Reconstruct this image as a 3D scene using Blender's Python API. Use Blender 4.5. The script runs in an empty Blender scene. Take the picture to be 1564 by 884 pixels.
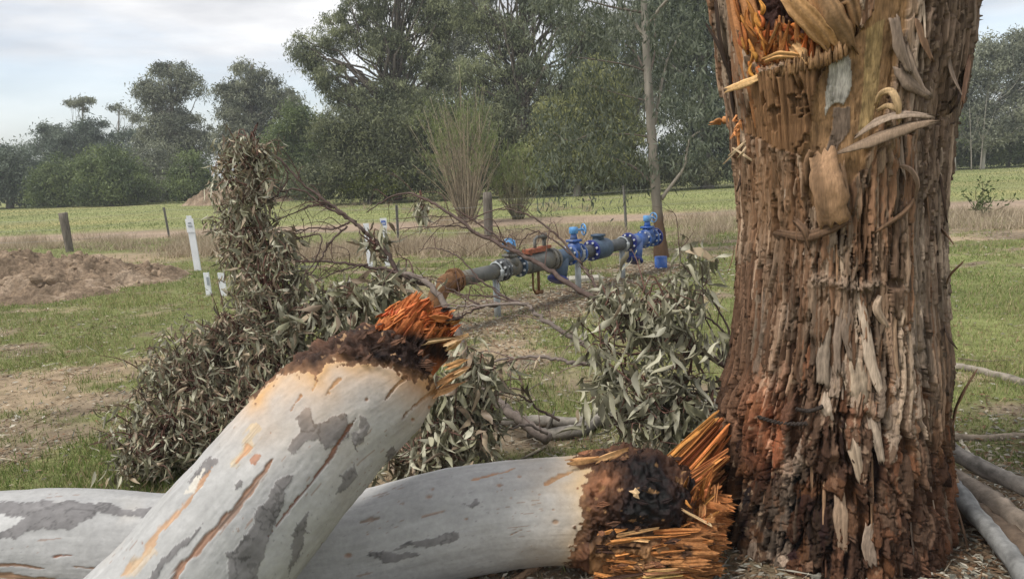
import bpy, math, random
import numpy as np
from mathutils import Vector, Matrix

# ------------------------------------------------------------------ camera, world, sun, exposure
SC = bpy.context.scene
COL = SC.collection
W0, H0, FPX = 1564.0, 884.0, 1130.0
CAM_H, PITCH, ROLL = 1.5, math.radians(9.6), math.radians(-2.5)
camd = bpy.data.cameras.new('camera')
camd.sensor_width = 36.0
camd.lens = 36.0 * FPX / W0
camd.clip_start, camd.clip_end = 0.05, 3000.0
cam = bpy.data.objects.new('camera', camd)
COL.objects.link(cam)
CR = (Matrix.Rotation(math.pi / 2 - PITCH, 4, 'X') @ Matrix.Rotation(ROLL, 4, 'Z'))
cam.matrix_world = Matrix.Translation((0, 0, CAM_H)) @ CR
SC.camera = cam

SUN_EL, SUN_AZ = math.radians(56), math.radians(245)      # azimuth clockwise from +Y (north)
world = bpy.data.worlds.new('World')
SC.world = world
world.use_nodes = True
wn, wl = world.node_tree.nodes, world.node_tree.links
wn.clear()
w_out = wn.new('ShaderNodeOutputWorld')
w_mix = wn.new('ShaderNodeMixShader')
w_sky = wn.new('ShaderNodeTexSky')
w_sky.sky_type = 'NISHITA'
w_sky.sun_disc = False
w_sky.sun_elevation = SUN_EL
w_sky.sun_rotation = SUN_AZ
w_sky.air_density, w_sky.dust_density = 1.0, 1.6
w_bs = wn.new('ShaderNodeBackground')
w_bs.inputs['Strength'].default_value = 0.15
w_bc = wn.new('ShaderNodeBackground')
w_bc.inputs['Strength'].default_value = 0.93
w_tc = wn.new('ShaderNodeTexCoord')
w_sep = wn.new('ShaderNodeSeparateXYZ')
w_map = wn.new('ShaderNodeMapping')
w_map.inputs['Scale'].default_value = (1.6, 1.6, 7.0)
w_map.inputs['Location'].default_value = (3.1, 0.4, 0.0)
w_n = wn.new('ShaderNodeTexNoise')
w_n.inputs['Scale'].default_value = 1.3
w_n.inputs['Detail'].default_value = 7
w_n.inputs['Roughness'].default_value = 0.55
w_n2 = wn.new('ShaderNodeTexNoise')
w_n2.inputs['Scale'].default_value = 2.2
w_n2.inputs['Detail'].default_value = 6
wl.new(w_tc.outputs['Generated'], w_map.inputs['Vector'])
wl.new(w_tc.outputs['Generated'], w_sep.inputs[0])
wl.new(w_map.outputs[0], w_n.inputs['Vector'])
wl.new(w_map.outputs[0], w_n2.inputs['Vector'])
w_m1 = wn.new('ShaderNodeMath'); w_m1.operation = 'MULTIPLY_ADD'     # elevation + noise
w_m1.inputs[1].default_value = 0.30; 
wl.new(w_n.outputs['Fac'], w_m1.inputs[0]); wl.new(w_sep.outputs['Z'], w_m1.inputs[2])
w_mr = wn.new('ShaderNodeMapRange'); w_mr.interpolation_type = 'SMOOTHSTEP'
w_mr.inputs['From Min'].default_value = 0.265
w_mr.inputs['From Max'].default_value = 0.345
w_mr.inputs['To Min'].default_value = 0.45
w_mr.inputs['To Max'].default_value = 1.0
wl.new(w_m1.outputs[0], w_mr.inputs['Value'])
w_cr = wn.new('ShaderNodeValToRGB')
w_cr.color_ramp.elements[0].position = 0.40
w_cr.color_ramp.elements[0].color = (0.56, 0.572, 0.605, 1)
w_cr.color_ramp.elements[1].position = 0.62
w_cr.color_ramp.elements[1].color = (0.90, 0.90, 0.905, 1)
wl.new(w_n2.outputs['Fac'], w_cr.inputs[0])
wl.new(w_cr.outputs[0], w_bc.inputs['Color'])
wl.new(w_sky.outputs[0], w_bs.inputs['Color'])
wl.new(w_mr.outputs[0], w_mix.inputs[0])
wl.new(w_bs.outputs[0], w_mix.inputs[1]); wl.new(w_bc.outputs[0], w_mix.inputs[2])
wl.new(w_mix.outputs[0], w_out.inputs['Surface'])

sund = bpy.data.lights.new('sun', 'SUN')
sund.energy = 2.5
sund.angle = math.radians(14)
sund.color = (1.0, 0.95, 0.87)
sun = bpy.data.objects.new('sun', sund)
COL.objects.link(sun)
sdir = Vector((math.sin(SUN_AZ) * math.cos(SUN_EL), math.cos(SUN_AZ) * math.cos(SUN_EL), math.sin(SUN_EL)))
sun.rotation_euler = (-sdir).to_track_quat('-Z', 'Y').to_euler()
sun.location = sdir * 30

SC.view_settings.view_transform = 'Standard'
SC.view_settings.look = 'None'
SC.view_settings.exposure = 0.50
SC.view_settings.gamma = 1.0
SC.render.engine = 'CYCLES'
SC.cycles.use_denoising = True
SC.cycles.max_bounces = 6
SC.cycles.diffuse_bounces = 3
SC.cycles.transparent_max_bounces = 4

# ------------------------------------------------------------------ pixel geometry of the photograph
R3 = np.array(CR.to_3x3())
RIGHT, UPV, FWD = R3[:, 0], R3[:, 1], -R3[:, 2]
EYE = np.array([0, 0, CAM_H])

def ray(px, py):
    return FWD + RIGHT * ((px - W0 / 2) / FPX) + UPV * ((H0 / 2 - py) / FPX)
def P(px, py, d):
    return EYE + ray(px, py) * d
def G(px, py, z=0.0):
    r = ray(px, py)
    return EYE + r * ((z - CAM_H) / r[2])
def PY_(px, py, y):
    r = ray(px, py)
    return EYE + r * (y / r[1])
def project(V):
    D = V - EYE
    dep = D @ FWD
    return W0 / 2 + FPX * (D @ RIGHT) / dep, H0 / 2 - FPX * (D @ UPV) / dep, dep

# ------------------------------------------------------------------ numpy noise
def _h(ix, iy, iz):
    n = (ix.astype(np.int64) * 374761393 + iy.astype(np.int64) * 668265263 + iz.astype(np.int64) * 2147483647) & 0xFFFFFFFF
    n = ((n ^ (n >> 13)) * 1274126177) & 0xFFFFFFFF
    n = (n ^ (n >> 16)) & 0xFFFFFFFF
    return n.astype(np.float32) / np.float32(4294967295.0)
def vn(x, y, z=None):
    x = np.asarray(x, np.float64); y = np.asarray(y, np.float64)
    x, y = np.broadcast_arrays(x, y)
    ix, iy = np.floor(x), np.floor(y)
    fx, fy = (x - ix).astype(np.float32), (y - iy).astype(np.float32)
    fx = fx * fx * (3 - 2 * fx); fy = fy * fy * (3 - 2 * fy)
    if z is None:
        zi = np.zeros_like(ix)
        a, b = _h(ix, iy, zi), _h(ix + 1, iy, zi)
        c, d = _h(ix, iy + 1, zi), _h(ix + 1, iy + 1, zi)
        return (a + (b - a) * fx) * (1 - fy) + (c + (d - c) * fx) * fy
    z = np.broadcast_to(np.asarray(z, np.float64), x.shape)
    iz = np.floor(z); fz = (z - iz).astype(np.float32); fz = fz * fz * (3 - 2 * fz)
    r = []
    for k in (0, 1):
        a, b = _h(ix, iy, iz + k), _h(ix + 1, iy, iz + k)
        c, d = _h(ix, iy + 1, iz + k), _h(ix + 1, iy + 1, iz + k)
        r.append((a + (b - a) * fx) * (1 - fy) + (c + (d - c) * fx) * fy)
    return r[0] + (r[1] - r[0]) * fz
def fbm(x, y, z=None, o=4, g=0.5):
    s, a, t, f = 0.0, 1.0, 0.0, 1.0
    for k in range(o):
        s = s + a * vn(x * f + 17.3 * k, y * f - 9.1 * k, None if z is None else z * f + 3.7 * k)
        t += a; a *= g; f *= 2.03
    return s / t - 0.5                                     # about -0.5 .. 0.5
def sstep(a, b, x):
    t = np.clip((x - a) / (b - a), 0, 1)
    return t * t * (3 - 2 * t)
def inpoly(x, y, poly):
    r = np.zeros(np.shape(x), bool)
    n = len(poly)
    for i in range(n):
        (x1, y1), (x2, y2) = poly[i], poly[(i + 1) % n]
        if y1 == y2: continue
        c = ((y1 > y) != (y2 > y)) & (x < (x2 - x1) * (y - y1) / (y2 - y1) + x1)
        r ^= c
    return r
def dseg(x, y, pts):
    d = np.full(np.shape(x), 1e9)
    t = np.zeros(np.shape(x))
    n = len(pts) - 1
    for i in range(n):
        (ax, ay), (bx, by) = pts[i], pts[i + 1]
        L = (bx - ax) ** 2 + (by - ay) ** 2
        q = np.clip(((x - ax) * (bx - ax) + (y - ay) * (by - ay)) / L, 0, 1)
        dd = np.hypot(x - ax - q * (bx - ax), y - ay - q * (by - ay))
        m = dd < d
        d[m] = dd[m]; t[m] = (i + q[m]) / n
    return d, t

# ------------------------------------------------------------------ mesh helpers
def mesh_np(name, V, F, mats=(), mi=None, col=None, smooth=True):
    """V (n,3); F: ndarray (m,3|4) or list of faces"""
    me = bpy.data.meshes.new(name)
    V = np.asarray(V, np.float32)
    if isinstance(F, np.ndarray):
        k = F.shape[1]; nf = len(F)
        loops = F.reshape(-1).astype(np.int32)
        starts = np.arange(0, nf * k, k, dtype=np.int32)
    else:
        nf = len(F)
        lens = np.array([len(f) for f in F], np.int32)
        loops = np.concatenate([np.asarray(f, np.int32) for f in F]) if nf else np.zeros(0, np.int32)
        starts = np.concatenate([[0], np.cumsum(lens)[:-1]]).astype(np.int32)
    me.vertices.add(len(V)); me.vertices.foreach_set('co', V.reshape(-1))
    me.loops.add(len(loops)); me.loops.foreach_set('vertex_index', loops)
    me.polygons.add(nf); me.polygons.foreach_set('loop_start', starts)
    if mi is not None: me.polygons.foreach_set('material_index', np.asarray(mi, np.int32))
    for m in mats: me.materials.append(M[m] if isinstance(m, str) else m)
    me.update(calc_edges=True)
    me.polygons.foreach_set('use_smooth', np.full(nf, bool(smooth)))
    if col is not None:
        c = np.ones((len(V), 4), np.float32); c[:, :3] = col
        a = me.color_attributes.new('Col', 'FLOAT_COLOR', 'POINT')
        a.data.foreach_set('color', c.reshape(-1))
    return me

def link(name, data, parent=None):
    o = bpy.data.objects.new(name, data)
    COL.objects.link(o)
    if parent is not None: o.parent = parent
    return o
def tag(o, label=None, cat=None, group=None, kind=None):
    if label: o['label'] = label
    if cat: o['category'] = cat
    if group: o['group'] = group
    if kind: o['kind'] = kind
    return o
def thing(name, label, cat, loc=(0, 0, 0), group=None):
    o = link(name, None)
    o.empty_display_size = 0.1
    o.location = loc
    return tag(o, label, cat, group)
def part(name, me, parent, kind=None):
    """mesh in world coordinates put under a thing that has only a translation (and a part with none of its own)"""
    o = link(name, me, parent)
    root = parent
    while root.parent is not None: root = root.parent
    if parent is root:
        o.location = -root.location
    if kind: o['kind'] = kind
    return o

class MB:
    """collects pieces (tubes, boxes, lathes) into one mesh"""
    def __init__(s): s.V, s.F, s.mi, s.C, s.n = [], [], [], [], 0
    def add(s, V, F, m=0, c=(1, 1, 1)):
        V = np.asarray(V, float)
        s.V.append(V); s.F += [tuple(int(i) + s.n for i in f) for f in F]
        s.mi += [m] * len(F)
        c = np.asarray(c, float)
        s.C.append(np.broadcast_to(c, (len(V), 3)))
        s.n += len(V)
        return s
    def tube(s, pts, r, n=8, m=0, c=(1, 1, 1), cap=True, wob=0.0):
        pts = np.asarray(pts, float); k = len(pts)
        r = np.broadcast_to(np.asarray(r, float), (k,))
        T = np.gradient(pts, axis=0); T /= np.linalg.norm(T, axis=1)[:, None] + 1e-12
        a = np.array([0, 0, 1.0]) if abs(T[0, 2]) < 0.9 else np.array([1.0, 0, 0])
        N = np.cross(T[0], a); N /= np.linalg.norm(N)
        V = []
        for i in range(k):
            N = N - T[i] * (N @ T[i]); N /= np.linalg.norm(N) + 1e-12
            B = np.cross(T[i], N)
            ang = np.arange(n) * 2 * math.pi / n
            rr = r[i] * (1 + (wob * (vn(ang * 1.3 + 5, np.full(n, i * 1.7) + pts[0, 0] * 31) - 0.5) if wob else 0))
            V.append(pts[i] + (np.cos(ang) * rr)[:, None] * N + (np.sin(ang) * rr)[:, None] * B)
        F = []
        for i in range(k - 1):
            for j in range(n):
                j2 = (j + 1) % n
                F.append((i * n + j, i * n + j2, (i + 1) * n + j2, (i + 1) * n + j))
        if cap:
            F.append(tuple(range(n - 1, -1, -1))); F.append(tuple((k - 1) * n + j for j in range(n)))
        return s.add(np.concatenate(V), F, m, c)
    def cyl(s, a, b, r, n=16, m=0, c=(1, 1, 1), bev=0.0, r2=None):
        a, b = np.asarray(a, float), np.asarray(b, float)
        r2 = r if r2 is None else r2
        if bev:
            t = (b - a) / np.linalg.norm(b - a)
            return s.tube([a, a + t * 1e-5, a + t * bev, b - t * bev, b - t * 1e-5, b], [r - bev, r - bev, r, r2, r2 - bev, r2 - bev], n, m, c)
        return s.tube([a, b], [r, r2], n, m, c)
    def box(s, c0, ax, ay, az, m=0, c=(1, 1, 1), bev=0.0):
        """centre and three half-axis vectors"""
        c0, ax, ay, az = map(lambda q: np.asarray(q, float), (c0, ax, ay, az))
        V = [c0 + ax * i + ay * j + az * k for i in (-1, 1) for j in (-1, 1) for k in (-1, 1)]
        F = [(0, 1, 3, 2), (4, 6, 7, 5), (0, 4, 5, 1), (2, 3, 7, 6), (0, 2, 6, 4), (1, 5, 7, 3)]
        return s.add(V, F, m, c)
    def mesh(s, name, mats, smooth=True, col=False):
        return mesh_np(name, np.concatenate(s.V), s.F, mats, s.mi, np.concatenate(s.C) if col else None, smooth)
    def part(s, name, mats, parent, smooth=True, col=False, kind=None):
        me = s.mesh(name, mats, smooth, col)
        return part(name, me, parent, kind)

def smooth_path(pts, n):
    """Catmull-Rom through the given points"""
    pts = np.asarray(pts, float)
    if len(pts) == 2:
        t = np.linspace(0, 1, n)[:, None]
        return pts[0] * (1 - t) + pts[1] * t
    Q = np.vstack([2 * pts[0] - pts[1], pts, 2 * pts[-1] - pts[-2]])
    u = np.linspace(0, len(pts) - 1 - 1e-9, n)
    i = u.astype(int); f = (u - i)[:, None]
    p0, p1, p2, p3 = Q[i], Q[i + 1], Q[i + 2], Q[i + 3]
    return 0.5 * ((2 * p1) + (-p0 + p2) * f + (2 * p0 - 5 * p1 + 4 * p2 - p3) * f ** 2 + (-p0 + 3 * p1 - 3 * p2 + p3) * f ** 3)

# ------------------------------------------------------------------ materials
M = {}
def mat(name, base=(0.5, 0.5, 0.5), rough=0.8, vcol=False, noise=None, bump=None, metal=0.0, transl=0.0, spec=0.3, var=0.0, hue_noise=None):
    """vcol: base colour from the 'Col' attribute. noise=(scale xyz, lo, hi): brightness noise. bump=(scale xyz, strength, distance)"""
    m = bpy.data.materials.new(name); m.use_nodes = True
    nt = m.node_tree; N, L = nt.nodes, nt.links
    b = N['Principled BSDF']
    b.inputs['Roughness'].default_value = rough
    b.inputs['Metallic'].default_value = metal
    b.inputs['Specular IOR Level'].default_value = spec
    tc = N.new('ShaderNodeTexCoord')
    if vcol:
        a = N.new('ShaderNodeAttribute'); a.attribute_name = 'Col'; src = a.outputs['Color']
    else:
        rgb = N.new('ShaderNodeRGB'); rgb.outputs[0].default_value = (*base, 1); src = rgb.outputs[0]
    def noisetex(sc, detail=4, rough_=0.6):
        mp = N.new('ShaderNodeMapping'); mp.inputs['Scale'].default_value = sc
        L.new(tc.outputs['Object'], mp.inputs[0])
        t = N.new('ShaderNodeTexNoise'); t.inputs['Scale'].default_value = 1.0
        t.inputs['Detail'].default_value = detail; t.inputs['Roughness'].default_value = rough_
        L.new(mp.outputs[0], t.inputs['Vector'])
        return t
    if noise:
        sc, lo, hi = noise
        t = noisetex(sc)
        mr = N.new('ShaderNodeMapRange'); mr.inputs[1].default_value = 0.3; mr.inputs[2].default_value = 0.7
        mr.inputs[3].default_value = lo; mr.inputs[4].default_value = hi
        L.new(t.outputs['Fac'], mr.inputs[0])
        mx = N.new('ShaderNodeMix'); mx.data_type = 'RGBA'; mx.blend_type = 'MULTIPLY'
        mx.inputs[0].default_value = 1.0
        L.new(src, mx.inputs[6]); L.new(mr.outputs[0], mx.inputs[7]); src = mx.outputs[2]
    if hue_noise:
        sc, c2, lo, hi = hue_noise
        t = noisetex(sc, 5)
        mr = N.new('ShaderNodeMapRange'); mr.inputs[1].default_value = lo; mr.inputs[2].default_value = hi
        L.new(t.outputs['Fac'], mr.inputs[0])
        mx = N.new('ShaderNodeMix'); mx.data_type = 'RGBA'
        L.new(mr.outputs[0], mx.inputs[0]); L.new(src, mx.inputs[6]); mx.inputs[7].default_value = (*c2, 1); src = mx.outputs[2]
    if var:
        oi = N.new('ShaderNodeObjectInfo')
        mr = N.new('ShaderNodeMapRange'); mr.inputs[3].default_value = 1 - var; mr.inputs[4].default_value = 1 + var
        L.new(oi.outputs['Random'], mr.inputs[0])
        mx = N.new('ShaderNodeMix'); mx.data_type = 'RGBA'; mx.blend_type = 'MULTIPLY'; mx.inputs[0].default_value = 1.0
        L.new(src, mx.inputs[6]); L.new(mr.outputs[0], mx.inputs[7]); src = mx.outputs[2]
    L.new(src, b.inputs['Base Color'])
    if bump:
        sc, st, dist = bump
        t = noisetex(sc, 6, 0.65)
        bp = N.new('ShaderNodeBump'); bp.inputs['Strength'].default_value = st; bp.inputs['Distance'].default_value = dist
        L.new(t.outputs['Fac'], bp.inputs['Height']); L.new(bp.outputs[0], b.inputs['Normal'])
    if transl:
        tr = N.new('ShaderNodeBsdfTranslucent'); L.new(src, tr.inputs[0])
        ms = N.new('ShaderNodeMixShader'); ms.inputs[0].default_value = transl
        L.new(b.outputs[0], ms.inputs[1]); L.new(tr.outputs[0], ms.inputs[2])
        L.new(ms.outputs[0], N['Material Output'].inputs['Surface'])
    M[name] = m
    return m

mat('bark', vcol=True, rough=0.9, noise=((260, 260, 26), 0.62, 1.3), bump=((320, 320, 30), 0.8, 0.004), spec=0.15)
mat('bark_strip', vcol=True, rough=0.85, noise=((180, 180, 25), 0.7, 1.25), bump=((240, 240, 30), 0.6, 0.003), spec=0.2, var=0.25)
mat('limb', vcol=True, rough=0.7, noise=((55, 55, 55), 0.90, 1.08), bump=((85, 85, 85), 0.35, 0.004), spec=0.2)
mat('torn_wood', vcol=True, rough=0.8, noise=((90, 90, 90), 0.6, 1.3), bump=((150, 150, 150), 0.9, 0.005), spec=0.2)
mat('splinter', vcol=True, rough=0.75, noise=((120, 120, 120), 0.75, 1.2), bump=((200, 200, 200), 0.6, 0.003), spec=0.2, var=0.15)
mat('kino', (0.018, 0.010, 0.008), rough=0.35, bump=((90, 90, 90), 1.0, 0.01), spec=0.5)
mat('leaf', vcol=True, rough=0.5, transl=0.12, spec=0.4)
mat('leaf_piece', vcol=True, rough=0.5, transl=0.12, spec=0.4, var=0.35)
mat('twig', vcol=True, rough=0.8, noise=((40, 40, 40), 0.7, 1.25), spec=0.2)
mat('log', vcol=True, rough=0.85, noise=((20, 20, 20), 0.6, 1.3), bump=((60, 60, 60), 0.6, 0.006), spec=0.15)
mat('foliage', vcol=True, rough=0.55, transl=0.3, spec=0.3)
mat('tree_wood', vcol=True, rough=0.85, noise=((6, 6, 2), 0.7, 1.2), spec=0.15)
mat('grass_blade', vcol=True, rough=0.7, transl=0.25, spec=0.2)
mat('soil', vcol=True, rough=0.95, noise=((22, 22, 22), 0.55, 1.35), bump=((45, 45, 45), 0.9, 0.03), spec=0.1)
mat('clod', (0.30, 0.225, 0.16), rough=0.95, noise=((3, 3, 3), 0.8, 1.3), bump=((5, 5, 5), 0.5, 0.06), spec=0.1, var=0.2)
mat('ground', vcol=True, rough=0.95, noise=((9, 9, 9), 0.72, 1.25), bump=((38, 38, 38), 0.8, 0.02), spec=0.1)
mat('litter', vcol=True, rough=0.8, spec=0.2)
mat('post_wood', (0.16, 0.14, 0.12), rough=0.9, noise=((50, 50, 5), 0.5, 1.4), bump=((120, 120, 8), 0.9, 0.01), spec=0.1)
mat('steel_picket', (0.16, 0.155, 0.14), rough=0.6, noise=((20, 20, 6), 0.7, 1.3))
mat('wire', (0.32, 0.32, 0.32), rough=0.5, metal=0.6)
mat('marker_white', (0.78, 0.80, 0.84), rough=0.5, noise=((9, 9, 5), 0.88, 1.04))
mat('marker_blue', (0.03, 0.10, 0.42), rough=0.5)
mat('marker_grey', (0.30, 0.33, 0.37), rough=0.5)
mat('pipe_grey', (0.11, 0.11, 0.104), rough=0.55, noise=((12, 12, 12), 0.65, 1.2), bump=((60, 60, 60), 0.25, 0.005), hue_noise=((5, 5, 5), (0.17, 0.15, 0.115), 0.5, 0.7))
mat('pipe_dark', (0.075, 0.08, 0.085), rough=0.5, noise=((20, 20, 20), 0.65, 1.3))
mat('rust', (0.15, 0.075, 0.033), rough=0.85, noise=((25, 25, 25), 0.55, 1.35), bump=((80, 80, 80), 0.5, 0.008))
mat('valve_blue', (0.028, 0.10, 0.36), rough=0.5, noise=((14, 14, 14), 0.6, 1.15), spec=0.45, hue_noise=((7, 7, 7), (0.14, 0.16, 0.20), 0.50, 0.72))
mat('deep_blue', (0.012, 0.026, 0.19), rough=0.5, noise=((14, 14, 14), 0.6, 1.15), spec=0.45, hue_noise=((8, 8, 8), (0.10, 0.11, 0.16), 0.52, 0.75))
mat('light_blue', (0.10, 0.30, 0.60), rough=0.5, noise=((20, 20, 20), 0.65, 1.1), spec=0.45, hue_noise=((9, 9, 9), (0.26, 0.30, 0.36), 0.50, 0.72))
mat('slate_blue', (0.055, 0.085, 0.13), rough=0.5, noise=((16, 16, 16), 0.7, 1.2))
mat('bolt_steel', (0.62, 0.64, 0.66), rough=0.4, metal=0.3)
mat('galv', (0.33, 0.355, 0.365), rough=0.5, noise=((14, 14, 14), 0.75, 1.15), metal=0.2)
mat('red_lever', (0.27, 0.085, 0.045), rough=0.6, noise=((25, 25, 25), 0.7, 1.2))
mat('concrete', (0.36, 0.34, 0.29), rough=0.9, noise=((14, 14, 14), 0.7, 1.2))
mat('rope', (0.03, 0.022, 0.018), rough=0.8)

# ================================================================== the ground
PIPE_A, PIPE_B = G(694, 428, 0.45), G(1003, 361, 0.45)
def bump_z(x, y):
    near = 1 - sstep(14, 40, np.hypot(x, y))
    return (fbm(x * 0.7, y * 0.7, o=4) * 0.06 + fbm(x * 5, y * 5, o=3) * 0.022) * near
def dpipe(x, y):
    d, _ = dseg(x, y, [tuple(PIPE_A[:2]), tuple(PIPE_B[:2])])
    return d
def green(x, y):
    """0 bare soil and litter .. 1 full grass"""
    d = np.hypot(x, y)
    c = 0.67 + 0.9 * fbm(x * 0.5 + 3, y * 0.9, o=4) + 1.7 * fbm(x * 1.7, y * 2.8 + 7, o=5)
    c = c - 0.42 * np.exp(-(dpipe(x, y) / 0.6) ** 2)
    c = c - 0.12 * np.exp(-(((x + 3.3) / 1.0) ** 2 + ((y - 6.2) / 2.0) ** 2))        # worn patch beside the soil heap
    c = c - 0.5 * np.exp(-((x - 1.4) ** 2 + (y - 2.6) ** 2) / 0.9) - 0.4 * np.exp(-(((x + 0.3) / 1.6) ** 2 + ((y - 2.4) / 0.5) ** 2))
    c = c + 0.38 * np.exp(-(((x - 4.2) / 2.2) ** 2 + ((y - 7.0) / 3.0) ** 2))         # green sward beyond the trunk
    c = c - 0.5 * np.exp(-((y - 11.6 - 0.3 * x * 0.2) / 0.9) ** 2) * sstep(3, 5, x)
    track = np.exp(-((y - 19.6 + 0.10 * x) / 1.25) ** 2)
    c = np.where(y > 13.5, 0.80 + 0.8 * fbm(x * 0.25, y * 0.4, o=4), c)
    dry = np.exp(-((y - 14.6 - 0.02 * x) / 1.3) ** 2)
    return np.clip(c - 0.95 * track - 0.45 * dry * (0.4 + 1.2 * vn(x * 0.5, y * 0.5 + 3)), 0, 1)

def axis_grid(lo, hi, fine_lo, fine_hi, step, grow):
    a = list(np.arange(fine_lo, fine_hi, step)); s = step; v = fine_hi
    while v < hi: a.append(v); s *= grow; v += s
    a.append(hi); s = step; v = fine_lo - step; b = []
    while v > lo: b.append(v); s *= grow; v -= s
    b.append(lo)
    return np.array(b[::-1] + a)
gx = axis_grid(-900, 900, -5, 6, 0.085, 1.07)
gy = axis_grid(-60, 1800, 1.6, 13, 0.075, 1.05)
X, Y = np.meshgrid(gx, gy)
Z = bump_z(X, Y)
gr = green(X, Y)
soil_t = fbm(X * 1.1 + 9, Y * 1.1, o=4)
soil = np.array([0.235, 0.185, 0.130]) * (1 + 0.9 * soil_t[..., None] + 0.9 * fbm(X * 9, Y * 9, o=3)[..., None]) + np.array([0.02, 0.010, 0.0]) * (soil_t[..., None] > 0.08)
grassc = np.stack([0.165 + 0 * gr, 0.180 + 0 * gr, 0.070 + 0 * gr], -1) * (1 + 0.7 * fbm(X * 0.8, Y * 0.8 + 5, o=3)[..., None])
far = sstep(13, 26, Y)[..., None]
grassc = grassc * (1 - far) + (np.array([0.235, 0.250, 0.105]) * (1 + 0.6 * fbm(X * 0.2, Y * 0.5, o=4)[..., None]) + np.array([0.10, 0.05, 0.03]) * np.clip(3 * fbm(X * 0.12 + 5, Y * 0.35, o=4) - .1, 0, 1)[..., None]) * far
m = sstep(0.25, 0.7, gr)[..., None]
gc = soil * (1 - m) + grassc * m
trackm = np.exp(-((Y - 19.6 + 0.10 * X) / 1.35) ** 2)[..., None]
gc = gc * (1 - 0.85 * trackm) + np.array([0.33, 0.25, 0.19]) * (1 + 0.6 * fbm(X * 0.5, Y * 2.0, o=3)[..., None]) * 0.85 * trackm
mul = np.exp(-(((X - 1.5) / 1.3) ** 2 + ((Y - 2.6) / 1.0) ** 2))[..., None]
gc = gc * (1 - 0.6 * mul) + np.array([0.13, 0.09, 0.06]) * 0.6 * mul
def gridfaces(r, c):
    i = np.arange(r - 1)[:, None] * c + np.arange(c - 1)[None, :]
    return np.stack([i, i + 1, i + c + 1, i + c], -1).reshape(-1, 4)
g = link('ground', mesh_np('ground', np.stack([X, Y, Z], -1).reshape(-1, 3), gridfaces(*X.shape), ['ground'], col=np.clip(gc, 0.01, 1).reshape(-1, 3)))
tag(g, 'grassy paddock ground with bare brown soil patches', 'ground', kind='structure')

# ------------------------------------------------------------------ grass blades, dry grass and litter (uncountable)
def blades(n, rng, xs, ys, h, w, colfn, lean=0.5):
    """single-triangle blades"""
    z = bump_z(xs, ys)
    ang = rng.uniform(0, 2 * math.pi, n)
    la = rng.uniform(0, 2 * math.pi, n); ll = rng.uniform(0, lean, n) * h
    b = np.stack([xs, ys, z - 0.004], -1)
    wv = np.stack([np.cos(ang) * w, np.sin(ang) * w, 0 * w], -1)
    tip = b + np.stack([np.cos(la) * ll, np.sin(la) * ll, h], -1)
    V = np.stack([b - wv, b + wv, tip], 1).reshape(-1, 3)
    F = np.arange(3 * n).reshape(-1, 3)
    return V, F, np.repeat(colfn(xs, ys, n), 3, axis=0)
def view_scatter(n, rng, y0, y1, spread=0.78, power=1.0):
    """points in the wedge the camera sees, with even density per distance step"""
    y = y0 * (y1 / y0) ** (rng.uniform(0, 1, n) ** power)
    x = rng.uniform(-spread, spread, n) * (y + 0.6)
    return x, y
rng = np.random.default_rng(7)
def grass_mesh():
    Vs, Fs, Cs, n0 = [], [], [], 0
    x, y = view_scatter(330000, rng, 2.2, 15.0)
    tuft = 0.55 + 0.9 * vn(x * 7, y * 7)
    keep = rng.uniform(0, 1, len(x)) < (sstep(0.15, 0.85, green(x, y)) * tuft * tuft * 0.95 + 0.03)
    keep &= ~((x > 0.75) & (x < 1.75) & (y > 2.2) & (y < 3.4))
    x, y = x[keep], y[keep]; n = len(x)
    h = rng.uniform(0.012, 0.045, n) * (0.6 + 1.2 * vn(x * 1.5, y * 1.5)) * (1 + 0.02 * y)
    def c1(x, y, n):
        t = np.clip(vn(x * 1.2 + 4, y * 1.2) + rng.uniform(-0.35, 0.35, n), 0, 1)[:, None]
        c = np.array([0.125, 0.185, 0.045]) * (1 - t) + np.array([0.29, 0.30, 0.12]) * t
        d = (rng.uniform(0, 1, n) < 0.25)[:, None]
        return np.where(d, np.array([0.36, 0.30, 0.17]), c) * rng.uniform(0.7, 1.3, n)[:, None]
    V, F, C = blades(n, rng, x, y, h, 0.0012 + 0.0004 * y, c1, 0.9)
    Vs.append(V); Fs.append(F + n0); Cs.append(C); n0 += len(V)
    x, y = view_scatter(130000, rng, 15, 55, 0.85)
    keep = rng.uniform(0, 1, len(x)) < sstep(0.3, 0.8, green(x, y)) * 0.95
    x, y = x[keep], y[keep]; n = len(x)
    def c2(x, y, n):
        t = np.clip(0.5 + 2.2 * fbm(x * 0.22 + 4, y * 0.5, o=3) + rng.uniform(-0.22, 0.22, n), 0, 1)[:, None]
        c = np.array([0.14, 0.185, 0.06]) * (1 - t) + np.array([0.32, 0.315, 0.16]) * t
        return c * rng.uniform(0.75, 1.25, n)[:, None]
    V, F, C = blades(n, rng, x, y, rng.uniform(0.02, 0.07, n), 0.003 + 0.00035 * y, c2, 1.4)
    Vs.append(V); Fs.append(F + n0); Cs.append(C)
    return mesh_np('grass', np.concatenate(Vs), np.concatenate(Fs), ['grass_blade'], col=np.concatenate(Cs), smooth=False)
tag(link('grass', grass_mesh()), 'short green grass spread over the paddock', 'grass', kind='stuff')

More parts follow.
